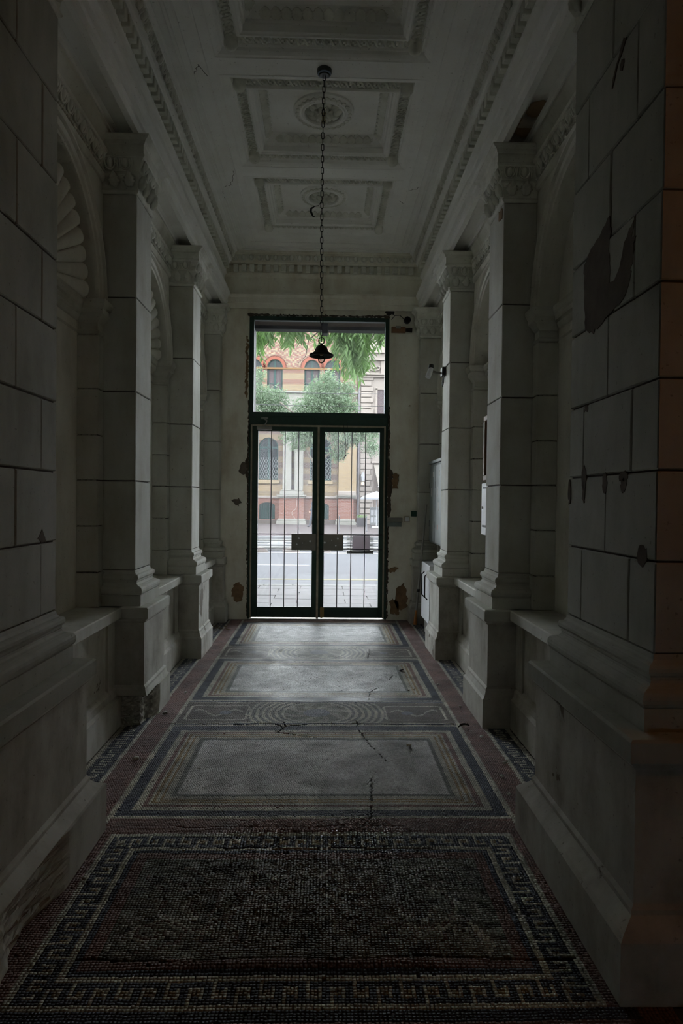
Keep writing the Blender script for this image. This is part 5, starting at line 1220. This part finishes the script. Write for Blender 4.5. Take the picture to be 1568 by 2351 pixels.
def branch(pts, r0=0.05, r1=0.012):
    n = len(pts); ob('branch', MB().tube([(p[0]-3.4, p[1]-13.4, p[2]+0.02) for p in pts], [r0+(r1-r0)*i/(n-1) for i in range(n)], 7), M['bark'], nt)
branch([(3.35,13.4,4.4),(2.2,13.2,5.2),(1.0,13.0,5.3),(0.2,13.0,5.05),(-0.9,13.0,4.95)]); branch([(1.6,13.1,5.25),(1.05,13.0,4.8),(0.75,12.9,4.35),(0.6,12.9,4.0)], 0.02, 0.005)
branch([(0.3,13.0,5.05),(-0.3,12.9,4.5),(-0.35,12.9,4.2),(-0.5,12.9,4.05)], 0.012, 0.004); branch([(2.3,13.2,5.2),(1.3,12.8,4.7),(1.0,12.8,4.4)], 0.02, 0.005); branch([(-0.9,13.0,4.95),(-1.0,12.9,4.5),(-1.15,12.9,4.3)], 0.012, 0.004)
def hang(n, xa, xb, za, zb, seed, slope=None):
    r = random.Random(seed)
    for i in range(n):
        f = r.random(); xx = xa+(xb-xa)*r.random(); zz = za+(zb-za)*r.random()
        put('leaf_spray', SPR[r.randrange(4)], nt, (xx-3.4, 12.9+r.uniform(-0.5,0.5)-13.4, zz+0.02), r.uniform(0,6.28), r.uniform(-0.5,0.5), (r.uniform(0.8,1.2),)*3)
hang(26, -1.35, -0.80, 4.86, 5.2, 1); hang(6, -1.35, -1.15, 4.70, 4.9, 2); hang(18, -0.68, -0.30, 4.86, 5.2, 3); hang(8, -0.2, 0.1, 5.0, 5.2, 4)
hang(52, 0.10, 0.80, 4.72, 5.15, 5); hang(38, 0.22, 0.84, 4.42, 4.85, 6); hang(14, 0.45, 0.80, 4.24, 4.5, 7); hang(22, 0.88, 1.30, 4.8, 5.15, 8); hang(3, -0.70, -0.55, 4.75, 4.85, 9)
def crown(parent, clumps, ln, lw, mat, seed, nm='crown'):
    r = np.random.default_rng(seed); vs = []; fs = []
    px_, py_, pz_ = parent.location
    for (cx, cy, cz, rx, ry, rz, n) in clumps:
        for i in range(n):
            d = r.normal(0, 1, 3); d /= np.linalg.norm(d); q = r.random()**0.45
            # tufts: leaves gather round a few twig ends
            c_ = np.array((cx, cy, cz)) + d*q*np.array((rx, ry, rz))
            for j in range(8):
                c2 = c_ + r.normal(0, 0.07, 3); a = r.normal(0, 1, 3); a[2] -= 0.6; a /= np.linalg.norm(a); b_ = np.cross(a, r.normal(0, 1, 3)); b_ /= np.linalg.norm(b_)+1e-6
                l = ln*r.uniform(0.6, 1.2); w_ = lw*r.uniform(0.7, 1.2); k = len(vs)
                vs += [c2, c2+a*l*0.4+b_*w_, c2+a*l, c2+a*l*0.4-b_*w_]; fs.append((k, k+1, k+2, k+3))
    me = bpy.data.meshes.new(nm); v = np.array(vs)-np.array((px_, py_, pz_)); me.from_pydata(v.tolist(), [], fs); me.update()
    return link(nm, me, mat, parent, kind='stuff')
crown(nt, [(3.2,13.4,6.8,2.0,1.5,1.4,500),(0.6,13.2,5.7,1.6,1.0,0.5,260),(-1.3,13.2,5.7,1.2,0.9,0.45,160)], 0.16, 0.022, M['leaf_near'], 3)
ft = thing('street_tree', 'grey-green street tree behind the meeting stile, on the far side', 'tree', (-0.22, 27.4, 0.02))
ob('trunk', MB().tube([(0,0,-0.1),(0.03,0,1.5),(0.0,0,2.8),(-0.05,0,4.0),(0.1,0,5.6)], [0.13,0.11,0.10,0.07,0.03], 9), M['bark'], ft)
for pts in ([(0,0,2.7),(-0.5,0,3.4),(-0.85,0,4.3),(-1.1,0,5.0)],[(0,0,3.0),(0.7,0,3.55),(1.3,0,3.8),(1.8,0,4.0)],[(0,0,3.6),(-0.6,0,4.6),(-1.6,0,5.4)],[(0,0,3.6),(0.6,0,4.8),(0.9,0,5.6)]):
    ob('branch', MB().tube(pts, [0.06,0.045,0.03,0.012], 7), M['bark'], ft)
crown(ft, [(-0.05,27.4,5.85,0.9,0.7,0.55,330),(-0.45,27.3,5.25,0.85,0.7,0.45,330),(0.7,27.4,5.3,0.75,0.6,0.5,300),(-1.0,27.2,4.05,0.75,0.6,0.55,250),(-0.4,27.4,4.3,0.8,0.7,0.45,220),
           (0.75,27.2,3.95,0.65,0.6,0.4,170),(0.55,27.3,3.35,0.35,0.4,0.35,90),(1.5,27.2,4.25,0.8,0.6,0.5,220),(1.9,27.0,3.6,0.4,0.4,0.3,70),(0.35,27.3,4.7,1.4,0.6,0.5,330),(0.1,27.4,6.35,0.4,0.4,0.35,90),(0.95,27.4,6.0,0.3,0.3,0.35,60)], 0.13, 0.022, M['leaf_far'], 5)
f2 = thing('street_tree', 'grey-green street tree at the left edge of the transom view', 'tree', (-3.4, 28.0, 0.02))
ob('trunk', MB().tube([(0,0,-0.1),(0.03,0,1.8),(0.1,0,3.6),(0.3,0,5.4)], [0.13,0.11,0.08,0.03], 9), M['bark'], f2)
ob('branch', MB().tube([(0.1,0,3.6),(0.7,0,4.6),(1.2,0,5.4)], [0.06,0.04,0.015], 7), M['bark'], f2)
crown(f2, [(-2.2,28,5.65,0.75,0.7,0.5,300),(-3.2,28,5.6,0.9,0.8,0.9,350),(-2.0,28,5.1,0.7,0.6,0.35,200),(-3.8,28,4.6,0.9,0.8,0.6,200),(-2.7,28,6.6,0.22,0.3,0.35,40)], 0.13, 0.022, M['leaf_far'], 6)
